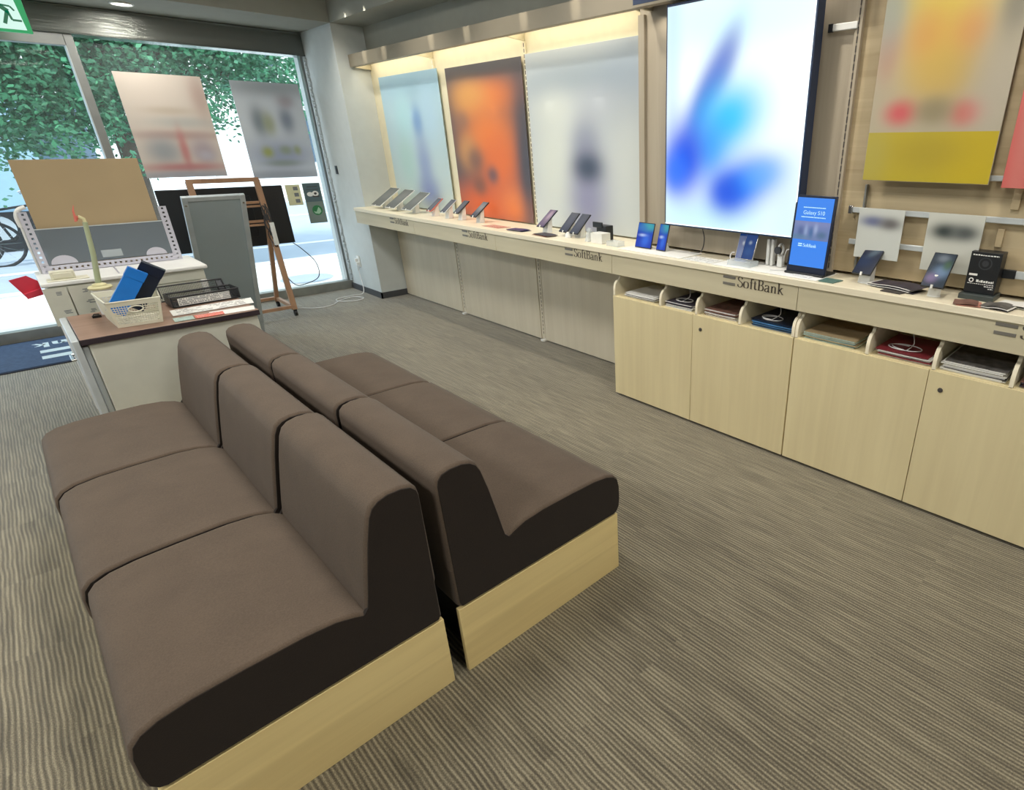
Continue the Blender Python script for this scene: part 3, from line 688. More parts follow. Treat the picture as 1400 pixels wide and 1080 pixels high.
for px in (.10, .72):
    for py in (3.57, 4.05):
        x = B(o); x.lathe((px, py, 0), [(.016, 0), (.016, .02), (.01, .031)], 14); x.build('foot', M['dark'], dk, smooth=True)

# plastic basket, wide at the rim, perforated
def basket():
    zt, zb = .826, .701
    top = [(.196, 3.618), (.395, 3.600), (.425, 3.905), (.180, 3.935)]
    bot = [(.212, 3.640), (.378, 3.622), (.402, 3.885), (.200, 3.910)]
    t = thing('storage_basket', 'white perforated plastic basket holding two slim boxes', 'basket', (.30, 3.76, .701)); o = t.location
    x = B(o)
    def wall(i, nu, nv, hole=False):
        j = (i+1) % 4
        def P(u, v, d=0):
            a = Vector((*bot[i], zb)).lerp(Vector((*bot[j], zb)), u); c = Vector((*top[i], zt)).lerp(Vector((*top[j], zt)), u); return a.lerp(c, v)
        du = (bot[j][0]-bot[i][0], bot[j][1]-bot[i][1]); n = Vector((-du[1], du[0], 0)).normalized()*.0016
        def slab(u0, u1, v0, v1):
            q = [P(u0, v0), P(u1, v0), P(u1, v1), P(u0, v1)]
            F = [x.v(p+n) for p in q]; K = [x.v(p-n) for p in q]
            x.bm.faces.new(F); x.bm.faces.new(K[::-1])
            for k in range(4): x.bm.faces.new([F[k], K[k], K[(k+1) % 4], F[(k+1) % 4]])
        slab(0, 1, 0, .12); slab(0, 1, .82, 1)
        slab(0, .05, .12, .82); slab(.95, 1, .12, .82)
        for a in range(1, nv):
            v = .12+.70*a/nv
            if hole and v > .55: slab(.05, .36, v-.012, v+.012); slab(.64, .95, v-.012, v+.012)
            else: slab(.05, .95, v-.012, v+.012)
        for a in range(1, nu):
            u = .05+.9*a/nu
            if hole and .36 < u < .64: slab(u-.006, u+.006, .12, .52)
            else: slab(u-.006, u+.006, .12, .82)
    wall(0, 18, 9, True); wall(1, 24, 9); wall(2, 18, 9); wall(3, 24, 9)
    x.build('mesh_body', M['offwhite2'], t)
    x = B(o); x.prism(bot, 'z', zb, zb+.003); x.build('bottom', M['offwhite2'], t)
    x = B(o); pts = [(p[0], p[1], zt) for p in top]
    x.tube([pts[0], pts[1], pts[2], pts[3], pts[0]], .004, 8, caps=False); x.build('rim', M['offwhite2'], t, smooth=True)
    # hand grip ring in the front
    x = B(o); c = Vector((*bot[0], zb)).lerp(Vector((*bot[1], zb)), .5).lerp(Vector((*top[0], zt)).lerp(Vector((*top[1], zt)), .5), .67)
    x.tube([(c.x+.028*math.cos(a*PI/12), c.y-.003, c.z+.014*math.sin(a*PI/12)) for a in range(25)], .003, 6, caps=False); x.build('grip_hole', M['offwhite2'], t, smooth=True)
M['offwhite2'] = plain('cream_plastic', (226, 224, 204), .45, var=.02)
basket()
def slimbox(name, c, sx, sy, sz, rx, ry, rz, m, label, cat='box'):
    t = thing(name, label, cat, c); t.rotation_euler = (math.radians(rx), math.radians(ry), math.radians(rz))
    x = B(); x.box(-sx/2, sx/2, -sy/2, sy/2, 0, sz*.80); x.build('box_tray', m, t, bevel=.001)
    x = B(); x.box(-sx/2-.0015, sx/2+.0015, -sy/2-.0015, sy/2+.0015, sz*.802, sz); x.build('lid', m, t, bevel=.001)
    return t
slimbox('slim_box', (.226, 3.735, .755), .075, .030, .235, 2, 36, -4, M['blue'], 'bright blue slim box leaning in the white basket')
slimbox('slim_box', (.300, 3.81, .758), .095, .040, .235, 2, 36, -10, M['bluedark'], 'dark navy slim box leaning behind the blue one')

# tub with cup top and the tall pole behind the basket
t = thing('round_tub', 'white round tub with a cream cup lid behind the basket', 'tub', (.225, 4.02, .701)); o = t.location
x = B(o); x.lathe((.225, 4.02, .701), [(.034, 0), (.040, .13)], 28); x.build('tub_body', M['white'], t, smooth=True)
x = B(o); x.lathe((.225, 4.02, .831), [(.046, 0), (.049, .008), (.044, .014), (.02, .016)], 28); plabel(x.build('lid', M['cup'], t, smooth=True), 'cream yellow lid')
t = thing('pole_stand', 'pale green upright tube with a bent cream tip on the tub', 'stand', (.225, 4.02, .848)); o = t.location
x = B(o); x.lathe((.225, 4.02, .848), [(.030, 0), (.028, .006), (.010, .014)], 20); x.build('base', M['cup'], t, smooth=True)
x = B(o); x.tube([(.225, 4.02, .858), (.247, 4.02, 1.0), (.262, 4.02, 1.155)], .0125, 14, r2=.0095); x.build('tube', M['tube'], t, smooth=True)
x = B(o); x.tube([(.262, 4.02, 1.15), (.262, 4.02, 1.17), (.245, 4.02, 1.183)], .0075, 10); plabel(x.build('tip', M['cup'], t, smooth=True), 'bent cream tip')
x = B(o); x.tube([(.243, 4.02, 1.185), (.232, 4.02, 1.16), (.236, 4.02, 1.21), (.244, 4.02, 1.235)], .009, 8, r2=.001); plabel(x.build('pennant', M['redsoft'], t), 'small red pointed pennant')
t = thing('spare_tub', 'x', 'x', (0, 0, 0)); bpy.data.objects.remove(t)

# black mesh trays and sheets on the desk
def tray(cx, cy, rz, label, sheet):
    t = thing('mesh_tray', label, 'tray', (cx, cy, .701), rz); W_, D_, H_ = .31, .135, .055
    x = B()
    for s_ in (-1, 1):
        x.tube([(-W_/2, s_*D_/2, H_), (W_/2, s_*D_/2, H_)], .0045, 8); x.tube([(s_*W_/2, -D_/2, H_), (s_*W_/2, D_/2, H_)], .0045, 8)
        x.tube([(-W_/2, s_*D_/2, .004), (W_/2, s_*D_/2, .004)], .003, 8); x.tube([(s_*W_/2, -D_/2, .004), (s_*W_/2, D_/2, .004)], .003, 8)
    x.build('wire_rim', M['black'], t, smooth=True)
    x = B()
    for k in range(41):
        u = -W_/2+W_*k/40
        for s_ in (-1, 1): x.box(u-.0007, u+.0007, s_*D_/2-.0007, s_*D_/2+.0007, .004, H_)
    for k in range(19):
        u = -D_/2+D_*k/18
        for s_ in (-1, 1): x.box(s_*W_/2-.0007, s_*W_/2+.0007, u-.0007, u+.0007, .004, H_)
    for k in range(1, 9):
        z = .004+(H_-.004)*k/9
        for s_ in (-1, 1):
            x.box(-W_/2, W_/2, s_*D_/2-.0006, s_*D_/2+.0006, z-.0006, z+.0006); x.box(s_*W_/2-.0006, s_*W_/2+.0006, -D_/2, D_/2, z-.0006, z+.0006)
    x.box(-W_/2, W_/2, -D_/2, D_/2, .002, .004)
    x.build('wire_mesh', M['black'], t)
    for s_ in (-1, 1):
        x = B(); x.box(s_*W_/2-.004, s_*W_/2+.004, -D_/2, D_/2, .004, H_-.004); x.build('end_plate', M['dark'], t, bevel=.002)
    if sheet:
        x = B(); x.box(-W_/2+.025, W_/2-.045, -D_/2-.0035, -D_/2-.002, .008, .047); pl = x.build('label_strip', M['paper'], t); plabel(pl, 'white printed strip')
        x = B()
        random.seed(5)
        for k in range(54):
            u = -W_/2+.03+k*.00435
            for r_ in range(4):
                if random.random() < .8: x.box(u, u+.003, -D_/2-.0042, -D_/2-.0034, .012+r_*.009, .018+r_*.009)
        x.build('print', M['paper_grey'], t)
tray(.620, 3.965, math.radians(3), 'black wire tray in front with a white printed strip along it', True)
tray(.600, 4.14-.10+.06, math.radians(3), 'black wire tray behind the labelled one at the back of the desk', False) if False else None
t2 = tray(.590, 4.035+.0, 0, 'x', False) if False else None
def sheet(name, pts, z, m, label, cat='paper', th=.0016, lines=0, lm='ink', hang=None):
    t = thing(name, label, cat, (sum(p[0] for p in pts)/4, sum(p[1] for p in pts)/4, z)); o = t.location
    x = B(o); x.prism(pts, 'z', z, z+th); x.build('sheet', m, t)
    if lines:
        x = B(o); P = [Vector((p[0], p[1], 0)) for p in pts]; random.seed(len(label))
        for k in range(lines):
            v = .12+.76*k/max(1, lines-1); u = .06
            while u < .9:
                l_ = random.uniform(.02, .12)
                if random.random() < .75:
                    q = [P[0].lerp(P[1], a).lerp(P[3].lerp(P[2], a), c) for a, c in ((u, v-.02), (min(.94, u+l_), v-.02), (min(.94, u+l_), v+.02), (u, v+.02))]
                    x.face([(p.x, p.y, z+th+.0004) for p in q])
                u += l_+.02
        x.build('print', M[lm], t)
    return t
sheet('paper_sheet', [(.432, 3.695), (.792, 3.700), (.815, 3.845), (.440, 3.835)], .7025, M['paper'], 'long white printed sheet in front of the wire tray', lines=6)
sheet('paper_sheet', [(.560, 3.560), (.755, 3.545), (.775, 3.640), (.575, 3.655)], .7012, M['paper'], 'blank white sheet at the right front corner of the desk')
sheet('leaflet', [(.500, 3.552), (.620, 3.548), (.628, 3.620), (.505, 3.625)], .7034, M['redsoft'], 'coral red leaflet on the front edge of the desk', 'leaflet', lines=3, lm='paper')
sheet('leaflet', [(.415, 3.560), (.495, 3.556), (.500, 3.640), (.420, 3.645)], .7020, M['greenprint'], 'pale leaflet between the basket and the red leaflet', 'leaflet', lines=4, lm='paper_grey')
b = B(); b.box(.150, .185, 3.955, 3.975, .7005, .712); b.tube([(.155, 3.965, .712), (.160, 3.965, .718), (.180, 3.965, .716)], .003, 6); tag(b.build('binder_clip', M['black'], bevel=.001), 'small black clip lying left of the basket', 'clip')

# white side table behind the desk, with lottery style perforated frame stand
wt = thing('white_table', 'white table with a moulded rim behind the desk, carrying the framed card board', 'table', (.37, 4.53, 0)); o = wt.location
x = B(o); x.box(.02, .735, 4.27, 4.74, .826, .848); x.build('table_top', M['white'], wt, bevel=.006)
x = B(o); x.box(.045, .715, 4.29, 4.72, .765, .8255); x.build('apron', M['offwhite'], wt, bevel=.003)
for px, py in ((.05, 4.30), (.70, 4.30), (.05, 4.71), (.70, 4.71)):
    x = B(o); x.box(px-.016, px+.016, py-.016, py+.016, 0, .764); x.build('leg', M['white'], wt, bevel=.004)
x = B(o); x.box(.07, .69, 4.296, 4.304, .48, .764); x.build('front_board', M['offwhite'], wt, bevel=.002)
# perforated frame
pf = thing('perforated_frame', 'lavender perforated steel frame with a smoky panel standing on the white table', 'frame', (.365, 4.61, .849)); o = pf.location
def perf(y, x0, x1, z0, z1, vertical):
    x = B(o); t_ = .0012
    n = int(((z1-z0) if vertical else (x1-x0))/.024)
    if vertical:
        w_ = x1-x0; a, c = x0+w_*.36, x0+w_*.64
        x.box(x0, a, y-t_, y+t_, z0, z1); x.box(c, x1, y-t_, y+t_, z0, z1)
        for k in range(n+1):
            z = z0+(z1-z0)*k/n; x.box(a, c, y-t_, y+t_, max(z0, z-.007), min(z1, z+.007))
    else:
        h_ = z1-z0; a, c = z0+h_*.36, z0+h_*.64
        x.box(x0, x1, y-t_, y+t_, z0, a); x.box(x0, x1, y-t_, y+t_, c, z1)
        for k in range(n+1):
            u = x0+(x1-x0)*k/n; x.box(max(x0, u-.007), min(x1, u+.007), y-t_, y+t_, a, c)
    return x
perf(4.600, .052, .088, .849, 1.175, True).build('upright', M['lav'], pf)
perf(4.600, .640, .680, .849, 1.165, True).build('upright', M['lav'], pf)
x = perf(4.598, .088, .640, .852, .888, False); x.build('bottom_rail', M['lav'], pf)
x = B(o); x.box(.06, .67, 4.602, 4.65, .849, .852); x.box(.06, .67, 4.648, 4.65, .852, .90); x.build('foot_channel', M['lav'], pf)
x = B(o); x.box(.088, .640, 4.604, 4.608, .89, 1.082); plabel(x.build('panel', M['acryl'], pf, bevel=.001), 'smoky grey translucent panel')
for cx_, rr in ((.155, .055), (.565, .05)):
    x = B(o); x.prism([(cx_+rr*math.cos(a*PI/14), .892+rr*.85*math.sin(a*PI/14)) for a in range(15)], 'y', 4.6030, 4.6038); plabel(x.build('round_tab', M['lav'], pf), 'pale half round tab')
x = B(o); x.box(.32, .41, 4.603, 4.6038, .905, .945); plabel(x.build('window_tab', M['clear'], pf, bevel=.004), 'clear tab')
x = B(o); x.box(.07, .66, 4.6015, 4.6035, 1.080, 1.085); x.build('edge_line', M['aluwhite'], pf)
cb = B(); cb.box(.100, .622, 4.612, 4.618, .853, 1.432); tag(cb.build('card_board', M['board'], bevel=.001), 'large plain buff board standing in the perforated frame', 'board')
b = B(); b.tube(crom([(.047, 4.612, 1.10), (.045, 4.612, 1.15), (.06, 4.612, 1.185), (.092, 4.612, 1.20)], 5), .011, 10); b.tube([(.047, 4.63, .850), (.045, 4.615, 1.0), (.047, 4.612, 1.10)], .006, 8)
tag(b.build('bent_hook', M['white'], smooth=True), 'white bent arm beside the left edge of the buff board', 'arm')
b = B(); b.box(.070, .165, 4.31, 4.37, .8535, .895); b.box(.080, .155, 4.304, 4.312, .860, .887); b.box(.05, .215, 4.285, 4.38, .8485, .854); tag(b.build('card_dispenser', M['offwhite2'], bevel=.004), 'small cream plastic dispenser at the left of the white table', 'dispenser')
b = B(); b.tube([(.34, 4.33, .849), (.325, 4.31, .895)], .004, 8); tag(b.build('pen', M['lav'], smooth=True), 'slim lavender pen leaning on the white table rim', 'pen')
# leaflets hanging from the table
def hang(x0, x1, z0, z1, y, label, rows):
    t = thing('hanging_leaflet', label, 'leaflet', ((x0+x1)/2, y, z0)); o = t.location
    x = B(o); x.box(x0, x1, y-.0015, y, z0, z1); x.build('sheet', M['offwhite'], t)
    random.seed(int(x0*999))
    for r_ in rows:
        x = B(o)
        for k in range(3):
            u = x0+(x1-x0)*(.45+.15*random.random()); x.box(u, min(x1-.01, u+.018+.012*random.random()), y-.0022, y-.0016, z0+(z1-z0)*r_+k*.007, z0+(z1-z0)*r_+k*.007+.004)
        x.build('print', M['paper_grey'], t)
hang(.020, .110, .625, .822, 4.262, 'pale leaflet hanging left on the front of the white table', (.30, .8))
hang(.115, .215, .625, .822, 4.262, 'pale leaflet hanging right of its twin on the white table', (.25, .5, .8))
t = thing('red_holder', 'red card holder sticking out left of the white table', 'holder', (-.01, 4.50, .76)); o = t.location
x = B(o); x.prism([(-.085, .85), (-.015, .865), (.0202, .832), (.0202, .762), (-.045, .748)], 'y', 4.50, 4.506); x.build('card', M['red'], t)
x = B(o); x.prism([(-.045, .748), (.0202, .762), (.0202, .795), (-.05, .775)], 'y', 4.47, 4.50); x.build('pocket', M['red'], t, bevel=.001)

# second black tray, standing on the desk back edge in front of the white table
t = thing('mesh_tray', 'black wire tray with thin rim at the back of the desk', 'tray', (.60, 4.07, .701), math.radians(2))
x = B(); W_, D_, H_ = .30, .05, .085
x.tube([(-W_/2, D_/2, H_), (W_/2, D_/2, H_)], .004, 8); x.tube([(-W_/2, -D_/2, .03), (-W_/2, D_/2, H_)], .004, 8); x.tube([(W_/2, -D_/2, .03), (W_/2, D_/2, H_)], .004, 8); x.tube([(-W_/2, D_/2, .003), (W_/2, D_/2, .003)], .003, 8)
x.build('wire_rim', M['black'], t, smooth=True)
x = B()
for k in range(41):
    u = -W_/2+W_*k/40; x.box(u-.0006, u+.0006, D_/2-.0006, D_/2+.0006, .003, H_)
for k in range(1, 12): x.box(-W_/2, W_/2, D_/2-.0006, D_/2+.0006, H_*k/12-.0006, H_*k/12+.0006)
x.build('wire_mesh', M['black'], t)
x = B(); x.prism([(-D_/2, 0), (D_/2, 0), (D_/2, H_-.003), (-D_/2, .03)], 'x', W_/2-.03, W_/2-.002); x.build('end_plate', M['dark'], t, bevel=.003)

# ================================================================== GREY SIGN BOARD, RACK, TELEVISION
gb = thing('sign_board', 'tall grey framed sign board seen from its back beside the desk', 'sign board', (1.04, 5.58, 0))
# leans towards the room: foot at y 5.66, head at y 5.12
o = gb.location
def gbp(u, s_, w):   # u: x, s: along slope 0..1, w: out of plane
    n = Vector((0, -1.178, -.54)).normalized()
    p = Vector((u, 5.66-.54*s_, 1.178*s_)) + n*w
    return p
def slab(x, u0, u1, s0, s1, w0, w1):
    P = [gbp(u0,s0,w0),gbp(u1,s0,w0),gbp(u1,s0,w1),gbp(u0,s0,w1),gbp(u0,s1,w0),gbp(u1,s1,w0),gbp(u1,s1,w1),gbp(u0,s1,w1)]
    V = [x.v(p) for p in P]
    for q in ((0,3,2,1),(4,5,6,7),(0,1,5,4),(1,2,6,5),(2,3,7,6),(3,0,4,7)): x.bm.faces.new([V[i] for i in q])
x = B(o); slab(x, .885, 1.195, .03, .98, -.004, .004); x.build('panel', M['greyboard'], gb)
x = B(o); slab(x, .852, .885, .0, 1, -.014, .014); slab(x, 1.195, 1.228, 0, 1, -.014, .014); slab(x, .885, 1.195, .975, 1, -.014, .014); slab(x, .885, 1.195, 0, .03, -.014, .014)
plabel(x.build('frame', M['boardframe'], gb, bevel=.003), 'silver frame')
x = B(o)
for u in (.8985, 1.1815):
    pass
for u, s_ in ((.869, .955), (1.211, .955)):
    slab(x, u-.006, u+.006, s_-.004, s_+.004, .0145, .018)
x.build('corner_screw', M['chrome'], gb)
x = B(o); x.tube([(1.04, 5.20, 1.10), (1.04, 5.86, .012)], .009, 8); x.build('prop_leg', M['alu'], gb, smooth=True)

rk = thing('wooden_rack', 'brown wooden rack stand on castors by the window', 'rack', (1.30, 6.35, 0)); o = rk.location
def bar(x, p, q, w_, d_):
    p, q = Vector(p), Vector(q); t = (q-p).normalized()
    a = Vector((1, 0, 0)) if abs(t.x) < .7 else Vector((0, 0, 1)); s1 = (a - t*a.dot(t)).normalized(); s2 = t.cross(s1)
    V = [x.v(e+s1*i*w_/2+s2*j*d_/2) for e in (p, q) for i, j in ((-1,-1),(1,-1),(1,1),(-1,1))]
    for f in ((0,3,2,1),(4,5,6,7),(0,1,5,4),(1,2,6,5),(2,3,7,6),(3,0,4,7)): x.bm.faces.new([V[i] for i in f])
zt = 1.222
for xx in (1.125, 1.618):
    x = B(o); bar(x, (xx, 6.105, .06), (xx, 6.25, zt), .046, .034); x.build('front_post', M['rackwood'], rk, bevel=.003)
    x = B(o); bar(x, (xx-.005, 6.60, .06), (xx-.005, 6.235, .82), .036, .03); x.build('rear_post', M['rackwood'], rk, bevel=.003)
    x = B(o); bar(x, (xx, 6.09, .085), (xx, 6.62, .085), .03, .035); x.build('foot_rail', M['rackwood'], rk, bevel=.003)
x = B(o); bar(x, (1.107, 6.25, zt), (1.636, 6.25, zt), .036, .034); x.build('top_bar', M['rackwood'], rk, bevel=.003)
for yy in (6.105, 6.60):
    x = B(o); bar(x, (1.14, yy, .09), (1.60, yy, .09), .03, .028); x.build('cross_bar', M['rackwood'], rk, bevel=.003)
for z, y in ((1.03, 6.232), (.87, 6.212)):
    x = B(o); bar(x, (1.145, y+.02, z), (1.60, y+.02, z), .022, .022); bar(x, (1.145, y+.0, z-.03), (1.60, y+.0, z-.03), .018, .018); x.build('shelf_bar', M['rackwood'], rk, bevel=.002)
for xx in (1.125, 1.618):
    for yy in (6.10, 6.61):
        x = B(o); x.tube([(xx-.012, yy, .024), (xx+.012, yy, .024)], .024, 16); x.box(xx-.015, xx+.015, yy-.008, yy+.008, .03, .068); plabel(x.build('castor', M['black'], rk, smooth=True), 'black castor')
tv = thing('television', 'flat black television behind the wooden rack facing the street', 'television', (1.385, 6.42, .635)); o = tv.location
x = B(o); x.box(.907, 1.855, 6.405, 6.435, .632, 1.156); x.build('housing', M['black'], tv, bevel=.006)
x = B(o); x.box(1.17, 1.57, 6.385, 6.406, .72, 1.08); x.build('rear_cover', M['black'], tv, bevel=.006)
x = B(o); x.box(.917, 1.845, 6.435, 6.4365, .645, 1.145); plabel(x.build('screen', M['dark'], tv), 'screen facing outside')
for zz in (.862, 1.032):
    x = B(o); x.box(1.25, 1.50, 6.262 if zz > 1 else 6.250, 6.386, zz-.01, zz+.01); x.build('mount_arm', M['dark'], tv, bevel=.002)
# wires and plugs tied on the rack
b = B(); random.seed(9)
for k in range(7):
    pts = [(1.60+random.uniform(-.03, .03), 6.16+random.uniform(-.02, .02), 1.02-.09*i+random.uniform(-.02, .02)) for i in range(5)]
    b.tube(crom(pts, 4), .004, 6)
b.box(1.585, 1.615, 6.150, 6.175, .88, .93)
tag(b.build('plug_cables', M['cabled'], smooth=True), 'tangle of dark plugs and wires on the right post of the rack', 'cables')
b = B(); b.box(1.603, 1.640, 6.136, 6.156, .66, .86); b.box(1.61, 1.63, 6.131, 6.136, .69, .83); tag(b.build('power_strip', M['white'], bevel=.004), 'white power strip fixed low on the right rack post', 'power strip')
b = B(); b.tube(crom([(1.84, 6.44, .625), (1.90, 6.42, .56), (1.99, 6.40, .42), (1.97, 6.36, .28), (1.80, 6.30, .24), (1.72, 6.26, .26), (1.66, 6.22, .34)], 6), .004, 8)
tag(b.build('looping_cable', M['cabled'], smooth=True), 'grey cord looping from the television corner to the rack', 'cord')
b = B(); b.tube(crom([(2.470, 6.58, .31), (2.46, 6.60, .22), (2.455, 6.56, .12), (2.42, 6.50, .012), (2.30, 6.50, .006), (2.13, 6.46, .006), (2.11, 6.34, .006), (2.24, 6.24, .006), (2.34, 6.30, .006), (2.28, 6.42, .009), (2.13, 6.37, .009), (2.0, 6.24, .006), (1.86, 6.22, .006), (1.74, 6.35, .006), (1.66, 6.35, .02)], 6), .0045, 8)
tag(b.build('coiled_cable', M['cable'], smooth=True), 'white power cord coiled on the carpet below the outlet', 'cord')
t = thing('wall_outlet', 'white wall outlet with plugs low on the column by the window', 'outlet', (2.476, 6.59, .28))
x = B(t.location); x.box(2.470, 2.4795, 6.555, 6.625, .28, .40); x.build('plate', M['white'], t, bevel=.003)
for yy, zz in ((6.578, .30), (6.602, .335)):
    x = B(t.location); x.box(2.442, 2.470, yy-.012, yy+.012, zz, zz+.035); x.build('plug', M['white'], t, bevel=.004)
b = B(); b.tube(crom([(2.455, 6.602, .335), (2.452, 6.60, .27), (2.46, 6.585, .2), (2.455, 6.565, .13)], 5), .003, 8); tag(b.build('dangling_cable', M['cable'], smooth=True), 'short thin white cord dangling from the wall outlet', 'cord')
b = B(); b.box(2.471, 2.4795, 6.655, 6.70, 1.225, 1.305); b.box(2.469, 2.471, 6.668, 6.687, 1.25, 1.285); tag(b.build('wall_switch', M['dark'], bevel=.002), 'dark wall switch on the column beside the window', 'switch')

# ================================================================== WINDOW POSTERS AND STICKERS
def wposter(x0, x1, z0, z1, m, label, y=6.878):
    b_ = B(); b_.box(x0, x1, y, y+.004, z0, z1); o_ = tag(b_.build('window_poster', m), label, 'poster')
    return o_
M['w1'] = blobs('window_poster_red', (226, 214, 204), [(.62,.55,.4,.06,0,(196,196,192),.8),(.5,.42,.6,.05,0,(184,146,140),.7),(.30,.27,.22,.14,0,(164,168,174),.95),(.78,.26,.17,.14,0,(176,160,172),.85),(.8,.22,.10,.05,0,(196,192,204),.8),(.55,.27,.06,.2,0,(200,120,118),.8),(.5,.10,.55,.05,0,(196,132,132),.9),(.92,.8,.12,.2,0,(190,156,146),.6),(.5,.02,.8,.05,0,(170,172,184),.9),(.5,.66,.3,.04,0,(200,184,164),.6)], uax='x', uflip=False)
wposter(.955, 1.555, 1.235, 2.060, M['w1'], 'pinkish poster hanging in the window, left of the pair')
M['w2'] = blobs('window_poster_grey', (214, 222, 232), [(.28,.60,.12,.16,0,(110,124,138),.8),(.42,.58,.10,.12,0,(160,168,130),.8),(.70,.62,.12,.14,0,(112,124,150),.8),(.75,.82,.14,.08,0,(160,146,158),.7),(.5,.25,.5,.16,0,(134,148,186),.7),(.30,.28,.09,.06,0,(168,176,96),.9),(.58,.30,.10,.05,0,(150,164,136),.8),(.5,.16,.28,.04,0,(138,152,140),.7),(.76,.30,.06,.05,0,(158,170,120),.8),(.5,.03,.8,.06,0,(152,162,180),.8),(.5,.95,.8,.1,0,(142,152,162),.7)], uax='x', uflip=False)
wposter(1.772, 2.352, 1.200, 2.050, M['w2'], 'grey blue poster hanging in the window, right of the pair')
t = thing('window_sticker', 'grey green door sticker with a round green badge at the lower right pane', 'sticker', (2.265, 6.885, .74)); o = t.location
x = B(o); x.box(2.180, 2.352, 6.884, 6.886, .740, 1.140); x.build('sheet', M['sticker'] if 'sticker' in M else plain('sticker_film', (120, 134, 128), .6), t)
def disc(x, cx, cz, rx, rz_, y, n=28): x.face([(cx+rx*math.cos(2*PI*k/n), y, cz+rz_*math.sin(2*PI*k/n)) for k in range(n)])
x = B(o); x.box(2.188, 2.344, 6.8833, 6.8838, .955, 1.132); plabel(x.build('dark_field', plain('sticker_dark', (84, 104, 110), .6), t), 'darker upper field')
x = B(o); disc(x, 2.275, .868, .050, .050, 6.8832); plabel(x.build('badge', plain('badge_green', (44, 122, 72), .5), t), 'round green badge')
x = B(o); x.face([(2.235, 6.8828, .862), (2.262, 6.8828, .852), (2.290, 6.8828, .900), (2.305, 6.8828, .880), (2.310, 6.8828, .852), (2.285, 6.8828, .830), (2.250, 6.8828, .838)]); x.build('bird_shape', plain('badge_pale', (168, 206, 178), .5), t)
x = B(o); disc(x, 2.238, 1.030, .030, .022, 6.8828); disc(x, 2.290, 1.035, .032, .026, 6.8828); x.build('pale_marks', M['paper'], t)
x = B(o); x.box(2.262, 2.322, 6.882, 6.8826, 1.000, 1.012); x.box(2.22, 2.32, 6.882, 6.8826, 1.10, 1.106); x.box(2.21, 2.33, 6.882, 6.8826, 1.075, 1.080); disc(x, 2.290, 1.035, .014, .012, 6.8826); x.build('dark_marks', M['ink'], t)
t = thing('window_notice', 'pale yellow notice with three small pictures on the window beside the television', 'notice', (2.10, 6.886, .93)); o = t.location
x = B(o); x.box(2.020, 2.155, 6.885, 6.887, .93, 1.130); x.build('sheet', M['gold'], t)
for k in range(3):
    x = B(o); x.box(2.09, 2.132, 6.884, 6.8848, .955+k*.06, .99+k*.06); x.build('picture', M['paper_grey'], t)

# exit sign
ex = thing('exit_sign', 'green running man exit sign hanging at the top left corner', 'sign', (.20, 6.1, 2.19)); o = ex.location
x = B(o); x.box(-.10, .505, 6.10, 6.14, 2.190, 2.500-.06); x.build('sign_box', M['signgreen'] if 'signgreen' in M else glow('sign_green', (0, 165, 95), .75), ex, bevel=.004)
M['signwhite'] = glow('sign_white', (208, 244, 232), .95)
x = B(o); x.face([(-.06, 6.0985, 2.205), (.480, 6.0985, 2.205), (.462, 6.0985, 2.43), (-.06, 6.0985, 2.43)]); plabel(x.build('pictogram_field', M['signwhite'], ex), 'pale lit field')
# striding figure, cut by the frame edge
sg = glow('sign_figure_green', (0, 120, 80), .6)
x = B(o)
def limb(pts, w_):
    for p, q in zip(pts, pts[1:]):
        p, q = Vector(p), Vector(q); t_ = (q-p).normalized(); n = Vector((-t_.y, t_.x))*w_/2
        x.face([(p.x+n.x, 6.0975, p.y+n.y), (q.x+n.x, 6.0975, q.y+n.y), (q.x-n.x, 6.0975, q.y-n.y), (p.x-n.x, 6.0975, p.y-n.y)])
limb([(.372, 2.350), (.420, 2.306)], .026); limb([(.418, 2.310), (.386, 2.234)], .018); limb([(.418, 2.310), (.427, 2.258), (.471, 2.257)], .012)
limb([(.380, 2.342), (.438, 2.336), (.452, 2.312)], .010); limb([(.380, 2.342), (.340, 2.335), (.330, 2.300)], .010)
x.face([(.366+.018*math.cos(k*PI/9), 6.0975, 2.378+.018*math.sin(k*PI/9)) for k in range(18)])
plabel(x.build('running_figure', sg, ex), 'green running figure')
x = B(o); x.tube([(.05, 6.12, 2.44), (.05, 6.12, 2.819)], .006, 8); x.tube([(.38, 6.12, 2.44), (.38, 6.12, 2.819)], .006, 8); x.build('hanging_rod', M['white'], ex)

# door mat
dm = thing('door_mat', 'navy door mat with white bars and upside down lettering by the entrance', 'mat', (.0, 6.42, 0)); o = dm.location
x = B(o); x.box(-1.6, .60, 5.960, 6.885, .001, .007); x.build('rubber_edge', M['matedge'], dm, bevel=.002)
x = B(o); x.box(-1.57, .57, 5.985, 6.85, .0071, .011); x.build('pile', M['mat'], dm)
x = B(o); x.box(-.125, .55, 6.205-.05, 6.205+.045, .0112, .0118); x.box(-.125, .55, 6.385-.03, 6.385+.06, .0112, .0118); plabel(x.build('white_bars', M['matwhite'], dm), 'two white bars')
x = B(o); h = .17; wd = roman_width('SoftBank', h); k = .95/wd
roman(x, 'SoftBank', lambda u, v, w: (.82-.0-u*k, 6.72-v, .0114+w*.3), h, 1.3); 
x.build('lettering', M['matwhite'], dm) if False else None
x.bm.free()
x = B(o)
roman(x, 'Bank', lambda u, v, w: (.27-u*.98, 6.70-v*.95, .0112+w*.4), .165, 1.4)
plabel(x.build('lettering', M['matwhite'], dm), 'white letters reading Bank, upside down from here')

